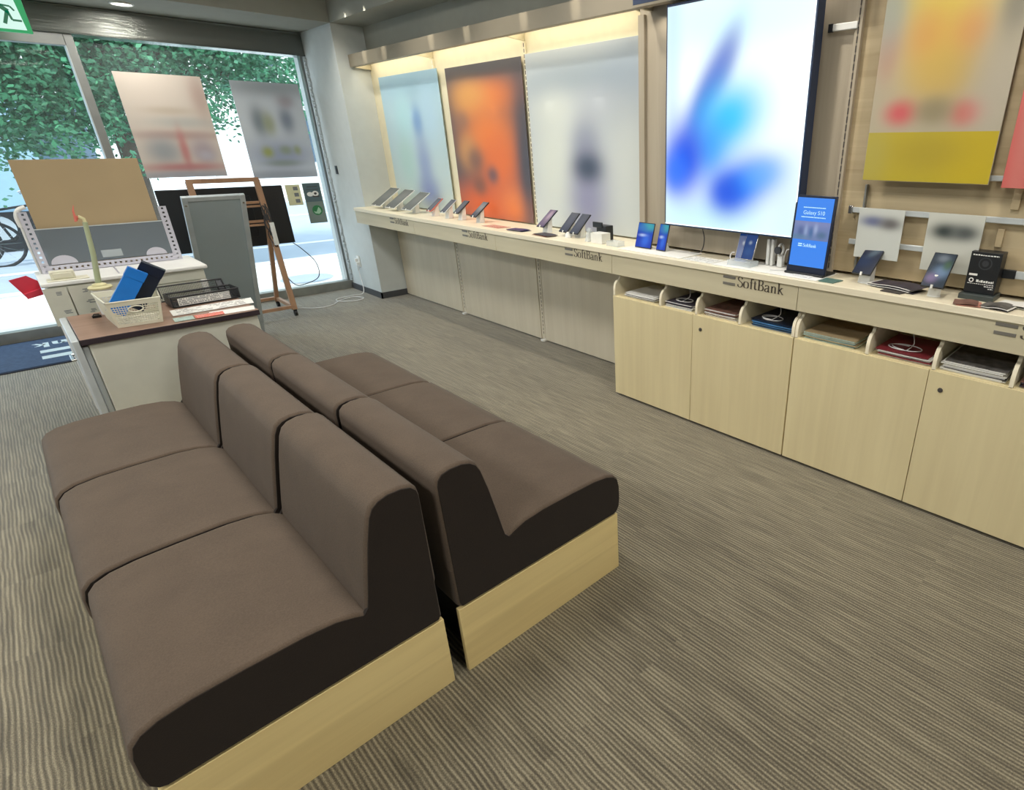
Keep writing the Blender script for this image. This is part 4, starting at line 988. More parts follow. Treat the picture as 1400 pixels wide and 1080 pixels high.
# ================================================================== THINGS ON THE COUNTER
ZC = .9355
def screen_mat(name, base, spots, emit=.9): return blobs(name, base, spots, uax='y', uflip=True, vax='z', emit=emit, rough=.2)
SC = {
 'tab': blobs('tablet_screen_off', (92, 96, 98), [(.5,.6,.5,.3,0,(112,116,118),.8)], rough=.15),
 'night': screen_mat('phone_screen_night', (28, 44, 76), [(.6,.75,.4,.15,30,(110,132,150),.8),(.3,.4,.5,.2,0,(40,66,110),.8)], .35),
 'flower': screen_mat('phone_screen_flower', (60, 72, 84), [(.5,.85,.3,.12,0,(150,160,170),.7),(.65,.45,.4,.2,0,(140,168,200),.8),(.3,.25,.3,.15,0,(160,140,180),.8),(.8,.65,.2,.15,0,(90,120,90),.8)], .5),
 'blue': screen_mat('phone_screen_blue', (36, 62, 170), [(.7,.88,.5,.2,0,(70,165,160),.9),(.3,.8,.4,.15,0,(60,110,180),.7),(.4,.5,.25,.06,0,(190,210,240),.8),(.6,.3,.3,.25,50,(60,110,215),.8)], .9),
 'dull': blobs('phone_screen_dull', (70, 76, 92), [(.5,.5,.4,.4,0,(92,96,112),.7)], rough=.15),
 'purple': blobs('phone_screen_purple', (74, 62, 104), [(.6,.7,.3,.3,0,(150,130,160),.7)], rough=.2),
}
def phone(x0, y0, label, w=.078, h=.17, tilt=37, yaw=0, scr='dull', body='black', standh=.085, foot=.028, round_foot=False, cat='phone', lift=None, grp=None):
    """phone on a white security stand; screen faces the room (-x), leaning back"""
    t = thing('display_phone' if cat == 'phone' else 'display_tablet', label, cat, (x0, y0, ZC), math.radians(yaw), grp)
    a = math.radians(tilt)     # angle of the screen from horizontal
    up = Vector((math.cos(a), 0, math.sin(a))); out = Vector((-math.sin(a), 0, math.cos(a)))
    c = Vector((.0, 0, standh))
    def P(s_, y, n): return c + up*s_ + Vector((0, y, 0)) + out*n
    def slab3(x, s0, s1, y0_, y1_, n0, n1):
        V = [x.v(P(s_, y, n)) for n in (n0, n1) for s_, y in ((s0,y0_),(s0,y1_),(s1,y1_),(s1,y0_))]
        for q in ((0,3,2,1),(4,5,6,7),(0,1,5,4),(1,2,6,5),(2,3,7,6),(3,0,4,7)): x.bm.faces.new([V[i] for i in q])
    x = B(); slab3(x, -h*.42, h*.58, -w/2, w/2, .002, .010); x.build('body', M[body], t, bevel=.0025)
    x = B(); slab3(x, -h*.42+.004, h*.58-.004, -w/2+.003, w/2-.003, .0101, .0108); x.build('screen', SC[scr], t)
    x = B()
    if round_foot:
        x.lathe((.0, 0, 0), [(.023, 0), (.024, .004), (.022, .05), (.020, standh-.012)], 24); x.lathe((-.012, 0, standh-.012), [(.008, 0), (.010, .004), (.008, .012)], 16)
    else:
        x.prism([(-.022, 0), (.026, 0), (.026, standh*.55), (.030, standh+.02), (.010, standh+.005), (-.004, standh-.006), (-.014, standh*.5)], 'y', -foot, foot)
    x.build('stand', M['white'], t, bevel=.004, smooth=True)
    x = B(); x.tube([P(-h*.42-.004, 0, .006), P(-h*.42+.010, 0, .013)], .005, 10); plabel(x.build('clamp', M['white'], t, smooth=True), 'white clamp')
    x = B(); x.lathe((.0, 0, 0), [(.034 if not round_foot else .027, 0), (.034 if not round_foot else .027, .003), (.02, .004)], 24); x.build('foot_disc', M['white'], t)
    return t
# three tablets at the far end
g = 'display tablets at the far end of the counter'
phone(2.56, 5.86, 'tablet on a stand at the far end of the counter, nearest the column', w=.200, h=.275, tilt=33, scr='tab', body='white', standh=.085, cat='tablet', grp=g)
phone(2.55, 5.54, 'tablet on a stand, second from the column', w=.190, h=.27, tilt=33, scr='tab', body='white', standh=.085, cat='tablet', grp=g)
phone(2.54, 5.21, 'tablet with greenish edge on a stand, third from the column', w=.175, h=.25, tilt=33, scr='tab', body='aluwhite', standh=.085, cat='tablet', grp=g)
g = 'display phones below the orange poster'
phone(2.54, 4.86, 'phone with a brownish back left of the orange poster', scr='dull', body='redsoft', standh=.080, grp=g, w=.08, h=.16)
phone(2.54, 4.63, 'silver blue phone under the slotted strip', scr='dull', body='aluwhite', standh=.082, grp=g, w=.08, h=.16)
phone(2.55, 4.44, 'black phone with a chunky holder under the orange poster edge', scr='dull', body='black', standh=.086, grp=g, h=.15)
phone(2.55, 4.17, 'thin dark phone tilted in front of the orange poster', scr='dull', body='black', standh=.084, grp=g)
phone(2.56, 3.33, 'purple phone on a stand left of the grey poster centre', scr='purple', body='bluedark', standh=.080)
phone(2.57, 3.10, 'dark phone leaning by the grey poster, left of a matching pair', scr='dull', body='black', standh=.070, tilt=42, w=.085)
phone(2.56, 2.98, 'dark phone leaning by the grey poster, right of a matching pair', scr='dull', body='black', standh=.070, tilt=42, w=.085)
# folded screens
def standing(x0, y0, w, h, label, scr, yaw=0, tilt=74, body='black', base=True):
    t = thing('display_phone', label, 'phone', (x0, y0, ZC), math.radians(yaw)); a = math.radians(tilt)
    up = Vector((math.cos(a), 0, math.sin(a))); out = Vector((-math.sin(a), 0, math.cos(a))); c = Vector((0, 0, .006))
    def slab3(x, s0, s1, y0_, y1_, n0, n1):
        V = [x.v(c+up*s_+Vector((0, y, 0))+out*n) for n in (n0, n1) for s_, y in ((s0,y0_),(s0,y1_),(s1,y1_),(s1,y0_))]
        for q in ((0,3,2,1),(4,5,6,7),(0,1,5,4),(1,2,6,5),(2,3,7,6),(3,0,4,7)): x.bm.faces.new([V[i] for i in q])
    x = B(); slab3(x, 0, h, -w/2, w/2, 0, .007); x.build('body', M[body], t, bevel=.002)
    x = B(); slab3(x, .004, h-.004, -w/2+.003, w/2-.003, .0071, .0078); x.build('screen', SC[scr], t)
    x = B(); x.prism([(.0, 0), (.055, 0), (.055, .006), (.034, .05), (.026, .05), (.02, .006)], 'y', -.02, .02); x.build('easel_foot', M['clear'] if not base else M['white'], t, bevel=.001)
    return t
standing(2.50, 2.345, .128, .145, 'wide unfolded phone showing a blue and green picture', 'blue')
standing(2.50, 2.205, .070, .150, 'narrow phone showing a blue picture beside the unfolded one', 'blue', body='dark')
b = B(); b.box(2.40, 2.60, 1.98, 2.46, ZC, ZC+.004); tag(b.build('display_mat', M['paper'], bevel=.001), 'thin white display mat under the two blue picture phones', 'mat')
b = B(); b.box(2.385, 2.60, 1.17, 1.76, ZC, ZC+.004); tag(b.build('display_mat', M['paper'], bevel=.001), 'thin white display mat under the blue digital sign', 'mat')
sheet('paper_sheet', [(2.40, 1.97), (2.40, 1.775), (2.52, 1.775), (2.52, 1.97)], ZC+.0002, M['paper'], 'printed white sheet on the counter below the lit display', lines=5, lm='paper_grey')
sheet('paper_sheet', [(2.405, 1.32), (2.405, 1.22), (2.46, 1.22), (2.46, 1.32)], ZC+.0045, M['paper'], 'small grey printed sheet in front of the digital sign', lines=4, lm='paper_grey')
# group of two blue phones on a riser with watches
b = B(); b.box(2.425, 2.50, 1.55, 1.69, ZC+.0042, ZC+.030); tag(b.build('clear_riser', M['clear'], bevel=.002), 'clear riser block in front of the lit display corner', 'riser')
def leaner(x0, y0, z0, w, h, label, scr, body, tilt=72):
    t = thing('display_phone', label, 'phone', (x0, y0, z0), 0); a = math.radians(tilt)
    up = Vector((math.cos(a), 0, math.sin(a))); out = Vector((-math.sin(a), 0, math.cos(a)))
    def slab3(x, s0, s1, y0_, y1_, n0, n1):
        V = [x.v(up*s_+Vector((0, y, 0))+out*n) for n in (n0, n1) for s_, y in ((s0,y0_),(s0,y1_),(s1,y1_),(s1,y0_))]
        for q in ((0,3,2,1),(4,5,6,7),(0,1,5,4),(1,2,6,5),(2,3,7,6),(3,0,4,7)): x.bm.faces.new([V[i] for i in q])
    x = B(); slab3(x, 0, h, -w/2, w/2, 0, .008); x.build('body', M[body], t, bevel=.0025)
    x = B(); slab3(x, .004, h-.004, -w/2+.003, w/2-.003, .0081, .0088); x.build('screen', SC[scr], t)
    return t
leaner(2.520, 1.600, ZC+.0042, .074, .155, 'blue backed phone leaning left of its twin by the lit display', 'bluep', 'white') if 'bluep' in SC else None
SC['bluep'] = screen_mat('phone_screen_royal', (44, 84, 160), [(.5,.65,.14,.07,0,(200,220,240),.8),(.5,.3,.4,.2,0,(70,116,190),.6)], .35)
leaner(2.512, 1.665, ZC+.0042, .074, .155, 'royal blue phone leaning, left of the pair by the lit display corner', 'bluep', 'white')
leaner(2.470, 1.600, ZC+.0306, .070, .135, 'lighter blue phone leaning in front on the clear riser', 'bluep', 'chrome', 68)
for k, (yy, l) in enumerate(((1.53, 'white slim earphone case standing behind the blue phones'), (1.505, 'second white slim case standing right of the blue phones'))):
    b = B(); b.box(2.545, 2.575, yy-.008, yy+.008, ZC+.0042, ZC+.135); tag(b.build('slim_case', M['white'], bevel=.004), l, 'case')
t = thing('watch_holder', 'white watch holder with a dark watch right of the blue phones', 'watch', (2.555, 1.455, ZC+.0042)); o = t.location
x = B(o); x.box(2.54, 2.57, 1.44, 1.47, ZC+.0042, ZC+.06); x.build('block', M['white'], t, bevel=.004)
x = B(o); x.tube([(2.545+.026*math.cos(a*PI/10), 1.455, ZC+.088+.028*math.sin(a*PI/10)) for a in range(21)], .006, 8, caps=False); x.build('strap', M['white'], t, smooth=True)
x = B(o); x.tube([(2.512, 1.455, ZC+.09), (2.522, 1.455, ZC+.09)], .018, 20); x.build('watch_face', M['dark'], t, smooth=True)
b = B(); b.tube(crom([(2.55, 1.44, ZC+.03), (2.55, 1.425, ZC+.09), (2.55, 1.40, ZC+.085), (2.54, 1.375, ZC+.03), (2.53, 1.365, ZC+.008), (2.48, 1.39, ZC+.008), (2.45, 1.45, ZC+.008)], 6), .003, 8)
tag(b.build('charging_cable', M['cable'], smooth=True), 'white cable arching between the watch holder and the digital sign', 'cable')
b = B(); b.tube(crom([(2.53, 1.715, ZC+.05), (2.53, 1.735, ZC+.045), (2.525, 1.74, ZC+.025), (2.52, 1.73, ZC+.01), (2.50, 1.71, ZC+.008)], 6), .003, 8)
tag(b.build('charging_cable', M['cable'], smooth=True), 'small white cable loop left of the blue phones', 'cable')

# blue digital sign
dg = thing('digital_sign', 'tall tilted tablet sign with a bright blue screen on the counter', 'sign', (2.500, 1.272, ZC+.0042), 0)
a = math.radians(84); up = Vector((math.cos(a), 0, math.sin(a))); out = Vector((-math.sin(a), 0, math.cos(a))); DH, DW = .345, .200
lean = Vector((0, -.0, 0))
def dgp(u, v, n): return Vector((0, -u, 0)) + up*v + out*n + Vector((-.035, 0, .008))
def slabd(x, u0, u1, v0, v1, n0, n1):
    V = [x.v(dgp(u, v, n)) for n in (n0, n1) for u, v in ((u0,v0),(u1,v0),(u1,v1),(u0,v1))]
    for q in ((0,3,2,1),(4,5,6,7),(0,1,5,4),(1,2,6,5),(2,3,7,6),(3,0,4,7)): x.bm.faces.new([V[i] for i in q])
x = B(); slabd(x, -DW/2, DW/2, 0, DH, -.014, .0); x.build('housing', M['navyblack'] if 'navyblack' in M else plain('sign_housing_navy', (26, 34, 56), .35), dg, bevel=.003)
M['sb'] = glow('sign_screen_blue', (0, 122, 232), .95)
x = B(); slabd(x, -DW/2+.011, DW/2-.011, .030, DH-.011, .0002, .0008); plabel(x.build('screen', M['sb'], dg), 'bright blue screen')
M['city'] = blobs('sign_city_photo', (112, 130, 180), [(.5,.9,.8,.2,0,(130,140,190),.8),(.2,.4,.08,.3,0,(80,100,150),.9),(.35,.5,.05,.35,0,(150,170,210),.8),(.5,.4,.06,.3,0,(70,110,160),.9),(.62,.6,.06,.3,0,(160,176,214),.8),(.8,.3,.14,.2,0,(76,110,140),.8),(.1,.15,.4,.14,0,(90,130,160),.7)], emit=.75)
x = B(); slabd(x, -DW/2+.011, DW/2-.011, .150, .232, .0009, .0013); plabel(x.build('city_photo', M['city'], dg), 'city skyline photo')
M['sw'] = glow('sign_text_pale', (190, 235, 255), 1.0)
x = B(); text_into(x, 'Galaxy S10', .024, lambda u, v, w: dgp(u, .262+v, .0016)); 
for k, (yy, ww) in enumerate(((.290, .055), (.248, .06))):
    u = -ww
    random.seed(k)
    while u < ww:
        l_ = random.uniform(.003, .008); slabd(x, u, min(ww, u+l_), yy, yy+.004, .0014, .0017); u += l_+.0015
x.build('headline', M['sw'], dg)
x = B(); slabd(x, -.056, -.036, .128, .133, .0012, .0016); slabd(x, -.056, -.036, .119, .124, .0012, .0016)
wd = roman_width('SoftBank', .014); roman(x, 'SoftBank', lambda u, v, w: dgp(-.030+u, .1185+v, .0016), .014, 1.2); x.build('screen_logo', M['sw'], dg)
x = B(); x.box(-.052, .078, -.10, .10, 0, .010); x.prism([(-.025, .010), (.050, .010), (.012, .20), (-.004, .20)], 'y', -.02, .02); x.build('foot', M['sign_foot'] if 'sign_foot' in M else M['black'], dg, bevel=.003)
sheet('dark_card', [(2.395, 1.165), (2.395, 1.095), (2.475, 1.085), (2.475, 1.165)], ZC+.0002, M['teal'], 'flat teal grey card lying right of the digital sign', 'card', th=.004)
phone(2.52, 1.00, 'phone with a dark blue screen on a white stand right of the digital sign', scr='night', body='black', standh=.085, w=.088, h=.165, tilt=42, yaw=-4)
phone(2.465, .690, 'phone with a flowery screen on a round white stand', scr='flower', body='black', standh=.088, w=.088, h=.165, tilt=46, round_foot=True)
# leaflets with curled edges
def curled(x0, y0, w, d, rz, z, m, label, n=3, amp=.010, cat='leaflet'):
    t = thing('leaflet_pile', label, cat, (x0, y0, z), math.radians(rz))
    random.seed(int(abs(x0*999+y0*777)))
    for i in range(n):
        x = B(); ns = 10; ph = random.uniform(0, 2); ox = random.uniform(-.01, .01); oy = random.uniform(-.012, .012)
        top = []; bot = []
        for k in range(ns+1):
            u = k/ns; zz = .0012+i*.0034 + amp*(.3+.7*i/n)*max(0, math.sin(u*PI*1.2+ph*.3))*.6
            bot.append((-w/2+w*u+oy, zz)); top.append((-w/2+w*u+oy, zz+.0012))
        x.prism([(p[0], p[1]) for p in bot+top[::-1]], 'x', -d/2+ox, d/2+ox); x.build('leaflet', m[i % len(m)], t, smooth=True)
    return t
curled(2.500, .855, .20, .105, -12, ZC, [M['darkprint'], M['paper'], M['darkprint'], M['paper'], M['darkprint']], 'fan of dark and white leaflets between the two tilted phones', n=5, amp=.014)
sheet('dark_card', [(2.400, .885), (2.392, .800), (2.450, .785), (2.462, .880)], ZC+.0003, M['ink'], 'flat black card at the counter front edge before the leaflet fan', 'card', th=.003)
curled(2.420, .555, .085, .085, 12, ZC, [M['pinkprint'], M['brownprint']], 'small copper brown leaflet at the counter edge before the camera box', n=2, amp=.012)
curled(2.425, .455, .095, .085, -8, ZC, [M['darkprint'], M['paper'], M['greyprint']], 'crumpled grey and white leaflet beside the copper brown one', n=3, amp=.016)
curled(2.500, .385, .13, .09, -10, ZC, [M['paper'], M['greyprint'], M['paper']], 'white and grey leaflets behind the crumpled one at the right edge', n=3, amp=.012)
phone(2.55, .285, 'dark phone cut off by the right edge of the photo', scr='dull', body='black', standh=.070, w=.08, h=.15, tilt=50)
# black camera box
cbx = thing('camera_box', 'black product box with a printed round lens and white lettering', 'box', (2.555, .545, ZC)); o = cbx.location
x = B(o); x.box(2.525, 2.600, .490, .600, ZC+.022, 1.118); x.build('carton', M['black'], cbx, bevel=.0015)
x = B(o); x.box(2.495, 2.61, .482, .608, ZC, ZC+.021); plabel(x.build('plinth', M['greyboard2'] if 'greyboard2' in M else plain('box_plinth_grey', (66, 74, 74), .4), cbx, bevel=.002), 'dark grey plinth')
x = B(o)
def ring(x, cy, cz, r0, r1, xx, n=28):
    for k in range(n):
        a0, a1 = 2*PI*k/n, 2*PI*(k+1)/n
        x.face([(xx, cy+r*math.cos(a_), cz+r*math.sin(a_)) for r, a_ in ((r0,a0),(r1,a0),(r1,a1),(r0,a1))])
ring(x, .543, 1.075, .020, .024, 2.5244); ring(x, .543, 1.075, .001, .012, 2.5244); plabel(x.build('lens_print', M['dark'], cbx), 'printed round lens')
x = B(o); x.box(2.5238, 2.5246, .562, .592, 1.026, 1.034); ring(x, .580, 1.008, .005, .009, 2.5244)
random.seed(2)
for zz, y_a, y_b, h_ in ((1.002, .500, .562, .010), (.994, .498, .592, .003), (.986, .498, .530, .004), (.978, .498, .515, .004), (1.104, .50, .592, .005), (.946, .53, .585, .004)):
    u = y_b
    while u > y_a:
        l_ = random.uniform(.003, .009); x.box(2.5240, 2.5246, max(y_a, u-l_), u, zz, zz+h_*random.uniform(.6, 1)); u -= l_+.002
plabel(x.build('print', M['white'], cbx), 'white print')
# small white boxes and holder by the grey poster
b = B(); b.box(2.455, 2.53, 2.655, 2.755, ZC, ZC+.062); tag(b.build('cube_box', M['white'], bevel=.002), 'small white cube box before the grey poster', 'box')
b = B(); b.box(2.545, 2.61, 2.71, 2.80, ZC, ZC+.095); b.box(2.54, 2.55, 2.74, 2.83, ZC+.08, ZC+.115); tag(b.build('camera_mount', M['black'], bevel=.004), 'small black device behind the white cube box', 'device')
b = B(); b.prism([(-.02, 0), (.03, 0), (.02, .075), (.005, .085), (-.01, .04)], 'y', 0, .03); tag(b.build('empty_stand', M['clear'], bevel=.003), 'clear empty stand left of the white cube box', 'stand').location = (2.48, 2.80, ZC)
b = B(); b.box(2.44, 2.50, 2.50, 2.60, ZC, ZC+.030); tag(b.build('tray_box', M['clear'], bevel=.002), 'low clear tray right of the white cube box', 'tray')
b = B(); b.lathe((2.50, 3.03, ZC), [(.022, 0), (.020, .02), (.008, .036)], 18); tag(b.build('puck_stand', M['white'], smooth=True), 'small white dome stand under the paired dark phones', 'stand')
curled(2.46, 3.22, .17, .09, -6, ZC, [M['pinkprint'], M['paper'], M['darkprint']], 'pink and dark leaflets at the counter edge below the grey poster', n=3, amp=.006)
curled(2.48, 3.56, .16, .09, 4, ZC, [M['navyprint'], M['paper'], M['navyprint']], 'navy leaflets on the counter between the orange and grey posters', n=3, amp=.005)
sheet('leaflet', [(2.44, 3.98), (2.44, 3.76), (2.54, 3.74), (2.54, 3.96)], ZC+.0002, M['pinkprint'], 'orange pink leaflet flat on the counter below the orange poster', 'leaflet', lines=3, lm='paper')

# ================================================================== OUTSIDE
def ground(name, y0, y1, z, m, label, cat):
    b_ = B(); b_.box(-16, 26, y0, y1, z-.1, z); struct(b_.build(name, m)); 
ground('sidewalk', 7.0, 9.75, -.10, M['tile'], '', '')
b = B()
b.box(-16, 26, 9.75, 9.95, -.2, -.08); struct(b.build('kerb', M['kerb']))
ground('road', 9.95, 22, -.20, M['road'], '', '')
b = B(); b.box(-16, 26, 10.55, 10.70, -.199, -.196); b.box(-16, 26, 12.2, 12.4, -.199, -.196); b.box(-16, 26, 17.5, 17.7, -.199, -.196); struct(b.build('trim_4', M['kerb']))
ground('far_sidewalk', 22, 26, -.08, M['tile'], '', '')
# flat dark disc on the pavement
b = B(); b.lathe((2.45, 8.35, -.099), [(.01, 0), (.30, 0), (.31, .003), (.01, .004)], 32); tag(b.build('pavement_disc', M['road'], smooth=True), 'dark flat oval disc on the pavement outside the right pane', 'manhole')
# building across the street
bd = thing('office_building', 'bright white building across the street behind the posters', 'building', (10.5, 28, -.08)); o = bd.location
x = B(o); x.box(6.8, 18, 26, 32, -.08, 14); x.build('wall', M['facade'], bd)
for fl in range(4):
    for k in range(7):
        x = B(o); x.box(7.3+k*1.5, 8.3+k*1.5, 25.95, 26.02, .9+fl*3.2, 2.7+fl*3.2); w_ = x.build('window', M['facade_glass'], bd)
        x = B(o); x.box(7.25+k*1.5, 7.30+k*1.5, 25.9, 26.02, .85+fl*3.2, 2.75+fl*3.2); x.box(7.78+k*1.5, 7.82+k*1.5, 25.93, 25.96, .9+fl*3.2, 2.7+fl*3.2); x.build('mullion', M['aluwhite'], w_)
bd = thing('shop_building', 'pale building far behind the tree and the van', 'building', (-4, 28.5, -.08)); o = bd.location
x = B(o); x.box(-14, 4.2, 26.5, 31, -.08, 6); x.build('wall', M['facade'], bd)
for k in range(7):
    x = B(o); x.box(-12.6+k*2.3, -11.2+k*2.3, 26.45, 26.52, .8, 2.6); x.build('window', M['facade_glass'], bd)
# van
vn = thing('delivery_van', 'pale blue box van parked across the street at the left', 'van', (-1.9, 15.9, -.2)); o = vn.location
x = B(o); x.box(-5.4, 0.72, 15, 17, .45, 2.35); x.build('cargo_box', M['truck'], vn, bevel=.06, seg=3)
x = B(o); x.prism([(.8, .25), (2.1, .25), (2.1, .95), (1.75, 1.05), (1.35, 1.85), (.8, 1.9)], 'y', 15.1, 16.9); x.bm.clear(); x.box(-5.3, .7, 15.2, 16.8, .15, .44); x.build('chassis', M['dark'], vn)
for xx in (-4.5, -.1):
    for yy in (15.05, 16.75):
        x = B(o); x.tube([(xx, yy, .2), (xx, yy+.22, .2)], .4, 28); wh = x.build('wheel', M['rubber'], vn, smooth=True)
        x = B(o); x.tube([(xx, yy-.01, .2), (xx, yy+.23, .2)], .2, 20); x.build('hub', M['aluwhite'], wh, smooth=True)
# bicycle
def bicycle(cx, cy, label, c='rubber', sc=1.0):
    t = thing('bicycle', label, 'bicycle', (cx, cy, -.2)); r = .33
    for k, xx in enumerate((-.52, .52)):
        x = B(); x.tube([(xx+r*math.cos(a*PI/16), 0, r+r*math.sin(a*PI/16)) for a in range(33)], .022, 8, caps=False)
        wl = x.build('wheel', M['rubber'], t, smooth=True)
        x = B()
        for a in range(14):
            an = a*2*PI/14; x.tube([(xx, 0, r), (xx+r*math.cos(an), 0, r+r*math.sin(an))], .0025, 5)
        x.build('spokes', M['chrome'], wl)
    x = B(); f = lambda a, c_: x.tube([a, c_], .018, 8)
    f((-.52, 0, r), (-.05, 0, .32)); f((-.05, 0, .32), (-.18, 0, .82)); f((-.18, 0, .78), (.36, 0, .85)); f((-.05, 0, .32), (.36, 0, .78)); f((-.52, 0, r), (-.16, 0, .74)); f((.52, 0, r), (.34, 0, .98))
    x.build('frame', M[c], t, smooth=True)
    x = B(); x.box(-.30, -.06, -.07, .07, .84, .90); x.build('saddle', M['black'], t, bevel=.02, seg=3)
    x = B(); x.tube(crom([(.34, 0, .98), (.38, 0, 1.04), (.30, .02, 1.05)], 4), .014, 8); x.tube(crom([(.22, -.28, 1.03), (.34, -.18, 1.06), (.36, 0, 1.05), (.34, .18, 1.06), (.22, .28, 1.03)], 4), .014, 8); x.build('handlebar', M['chrome'], t, smooth=True)
    x = B(); x.box(.42, .72, -.16, .16, .72, .95); x.build('basket', M['dark'], t, bevel=.02)
bicycle(.05, 13.6, 'dark bicycle standing outside, left of the buff board')
bicycle(-.75, 13.2, 'dark bicycle at the far left edge outside the door')
# tree
def tree(cx, cy, label, blobs_, nleaf, seed, tr=.14, th=2.6, z0=-.1):
    t = thing('street_tree', label, 'tree', (cx, cy, z0)); random.seed(seed)
    x = B(); x.tube([(0, 0, 0), (.04, .02, th*.5), (.0, .0, th)], tr, 12, r2=tr*.7)
    for bx, by, bz, br, bh in blobs_:
        x.tube([(0, 0, th*.8), (bx*.5, by*.5, th*.5+bz*.5), (bx, by, bz)], tr*.45, 8, r2=.02)
    x.build('trunk', M['bark'], t, smooth=True)
    x = B(); tot = sum(b_[3]**2*b_[4] for b_ in blobs_)
    for bx, by, bz, br, bh in blobs_:
        n = int(nleaf*br*br*bh/tot)
        # clusters
        cl = [(random.gauss(0, .42), random.gauss(0, .42), random.gauss(0, .42)) for _ in range(max(6, n//26))]
        for i in range(n):
            c_ = random.choice(cl)
            p = Vector((bx+br*(c_[0]+random.gauss(0, .11)), by+br*(c_[1]+random.gauss(0, .11)), bz+bh*(c_[2]+random.gauss(0, .12))))
            s_ = random.uniform(.028, .055); d1_ = Vector((random.gauss(0, 1), random.gauss(0, 1), random.gauss(-.3, .6))).normalized(); d2_ = d1_.cross(Vector((random.gauss(0, 1), random.gauss(0, 1), random.gauss(0, 1)))).normalized()
            q = [p-d1_*s_*.9, p-d1_*s_*.1+d2_*s_*.5, p+d1_*s_*.9, p-d1_*s_*.1-d2_*s_*.5]
            x.face(q)
    x.build('foliage', M['leaf'], t)
    return t
tree(1.45, 11.4, 'leafy green street tree filling the upper window', [(-1.0, 0, 2.7, 1.5, 1.1), (.3, .3, 3.0, 1.6, 1.1), (1.3, -.3, 2.9, 1.3, 1.0), (-.5, -.6, 2.05, 1.0, .8), (.3, -.4, 2.1, .8, .7), (-1.6, -.3, 2.4, 1.2, .9), (2.2, .2, 2.6, .9, .6), (0, 0, 4.0, 1.8, 1.0), (-1.0, .2, 1.75, .7, .45)], 62000, 11)

# ================================================================== LIGHT
def area(name, loc, size, power, col, rot=(0, 0, 0), sy=None, spread=None):
    l = bpy.data.lights.new(name, 'AREA'); l.energy = power; l.color = col; l.size = size
    if sy: l.shape = 'RECTANGLE'; l.size_y = sy
    if spread: l.spread = math.radians(spread)
    o_ = bpy.data.objects.new(name, l); C.objects.link(o_); o_.location = loc; o_.rotation_euler = rot; return o_
def spot(name, loc, power, col, ang=80, blend=.6, rot=(0, 0, 0), r=.04):
    l = bpy.data.lights.new(name, 'SPOT'); l.energy = power; l.color = col; l.spot_size = math.radians(ang); l.spot_blend = blend; l.shadow_soft_size = r
    o_ = bpy.data.objects.new(name, l); C.objects.link(o_); o_.location = loc; o_.rotation_euler = rot; return o_
WARM = (1.0, .93, .80); NEU = (1.0, .965, .90); COOL = (.86, .94, 1.0)
# unseen fill panels overhead, added to light the room
M['fillglow'] = glow('fill_panel_glow', (255, 246, 228), 2.5)
for i, (px, py, l) in enumerate(((.9, .4, 'added square fill light panel above the camera, right'), (.9, 2.4, 'added square fill light panel above the sofas'), (.9, 4.4, 'added square fill light panel above the desk'), (-1.6, .4, 'added square fill light panel above the camera, left'), (-1.6, 2.4, 'added square fill light panel left of the sofas'), (-1.6, 4.4, 'added square fill light panel before the entrance'), (.9, -1.7, 'added square fill light panel behind the camera'))):
    t = thing('fill_light_panel', l, 'light', (px, py, 2.79)); 
    x = B(t.location); x.box(px-.32, px+.32, py-.32, py+.32, 2.805, 2.819); x.build('housing', M['white'], t, bevel=.003)
    x = B(t.location); x.box(px-.3, px+.3, py-.3, py+.3, 2.797, 2.804); x.build('diffuser', M['fillglow'], t)
    area('fill_panel_lamp', (px, py, 2.79), .6, (14, 22, 19, 26, 32, 24, 30)[i], NEU)
# spots washing the counter
for k in range(6):
    y = 5.8-k*1.05
    spot('counter_spot', (2.05, y, 2.80), 36, WARM, 84, .8, (0, math.radians(-20), 0))
for y in (5.80, 5.42, 4.62, 4.12, 3.45, 2.95):
    t = thing('canopy_spotlight', 'small ceiling spotlight grazing the steel canopy', 'light', (2.33, y, 2.79), 0, 'spotlights grazing the canopy')
    x = B(t.location); x.lathe((2.33, y, 2.79), [(.02, 0), (.028, .004), (.026, .0285)], 16); x.build('can', M['black'], t, smooth=True)
    spot('canopy_spot', (2.33, y, 2.785), 42, (1, .93, .78), 11, 1.0, (0, math.radians(-25.5), 0), .006)
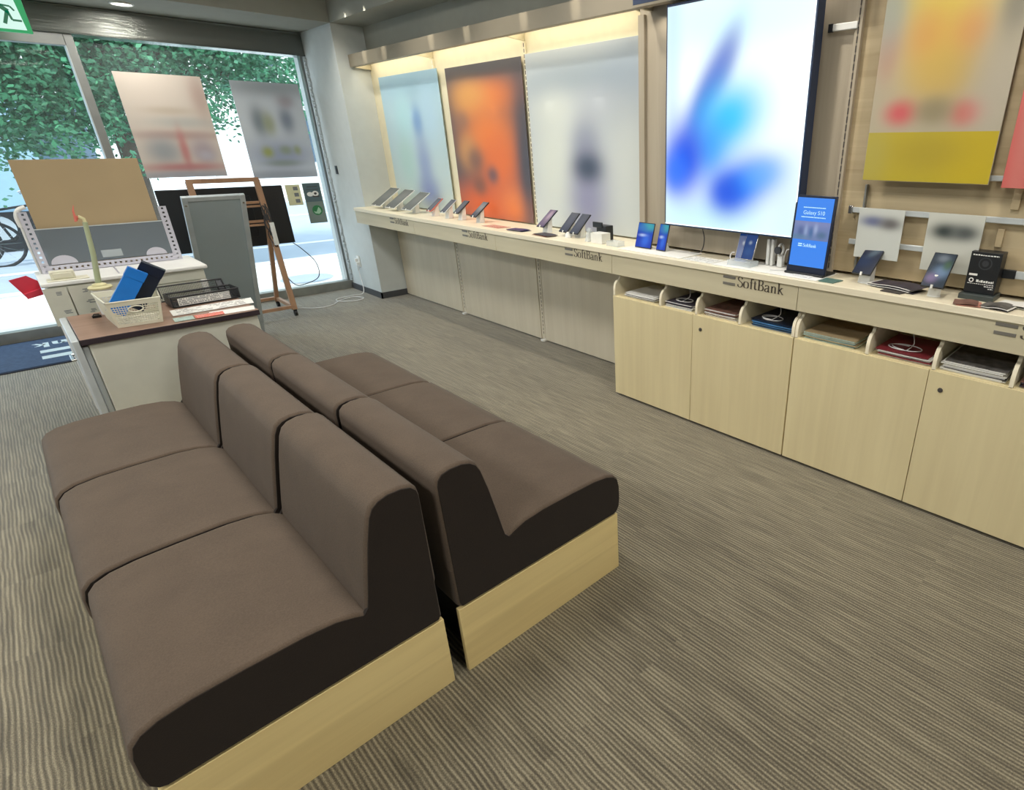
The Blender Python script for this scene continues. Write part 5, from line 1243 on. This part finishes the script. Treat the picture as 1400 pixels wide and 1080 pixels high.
# warm strip light inside the canopy
a_ = area('canopy_strip_lamp', (2.66, 4.32, 2.235), .05, 4.4, (1.0, .90, .72), (0, math.radians(-4), 0), sy=3.5)
a_ = area('bay_strip_lamp', (2.56, 1.83, 2.12), .04, 1.5, (1.0, .9, .75), (0, math.radians(10), 0), sy=1.0)
l_ = area('window_downlight', (1.10, 6.52, 2.48), .12, 6, (1, .95, .85)); l_.data.shape = 'DISK'

w = bpy.data.worlds.new('world'); bpy.context.scene.world = w; w.use_nodes = True; nt = w.node_tree
bg = nt.nodes['Background']; sky = N(nt, 'ShaderNodeTexSky'); sky.sky_type = 'HOSEK_WILKIE'; sky.turbidity = 4; sky.sun_direction = Vector((-.6, -.2, .77)).normalized()
mx = N(nt, 'ShaderNodeMix', data_type='RGBA'); mx.inputs[0].default_value = .25; nt.links.new(sky.outputs[0], mx.inputs[6]); mx.inputs[6].default_value = (.8, .9, 1, 1)
rgbn = N(nt, 'ShaderNodeRGB'); rgbn.outputs[0].default_value = (.74, .90, 1.0, 1)
mx.inputs[0].default_value = .8; nt.links.new(rgbn.outputs[0], mx.inputs[7]); nt.links.new(mx.outputs[2], bg.inputs['Color']); bg.inputs['Strength'].default_value = 3.2
sl = bpy.data.lights.new('sun', 'SUN'); sl.energy = 3.6; sl.angle = math.radians(2); sl.color = (1, .98, .94)
so = bpy.data.objects.new('sun', sl); C.objects.link(so); so.rotation_euler = Vector((.75, .22, -1.0)).to_track_quat('-Z', 'Y').to_euler()

# ================================================================== CAMERA
cam = bpy.data.cameras.new('camera'); F, CX, CY = 776.24, 889.1, 541.4
cam.sensor_fit = 'HORIZONTAL'; cam.sensor_width = 36; cam.lens = F/1400*36
cam.shift_x = (700-CX)/1400; cam.shift_y = (CY-540)/1400; cam.clip_start = .02; cam.clip_end = 200
oc = bpy.data.objects.new('camera', cam); C.objects.link(oc); oc.location = (0, 0, 1.5)
Rm = Matrix.Rotation(-.8292, 4, 'Z') @ Matrix.Rotation(1.1543, 4, 'X') @ Matrix.Rotation(-.0011, 4, 'Z')
oc.rotation_euler = Rm.to_euler()
sc = bpy.context.scene; sc.camera = oc
sc.view_settings.view_transform = 'Standard'; sc.view_settings.look = 'None'; sc.view_settings.gamma = 1; sc.view_settings.use_curve_mapping = False
sc.view_settings.exposure = 0.1
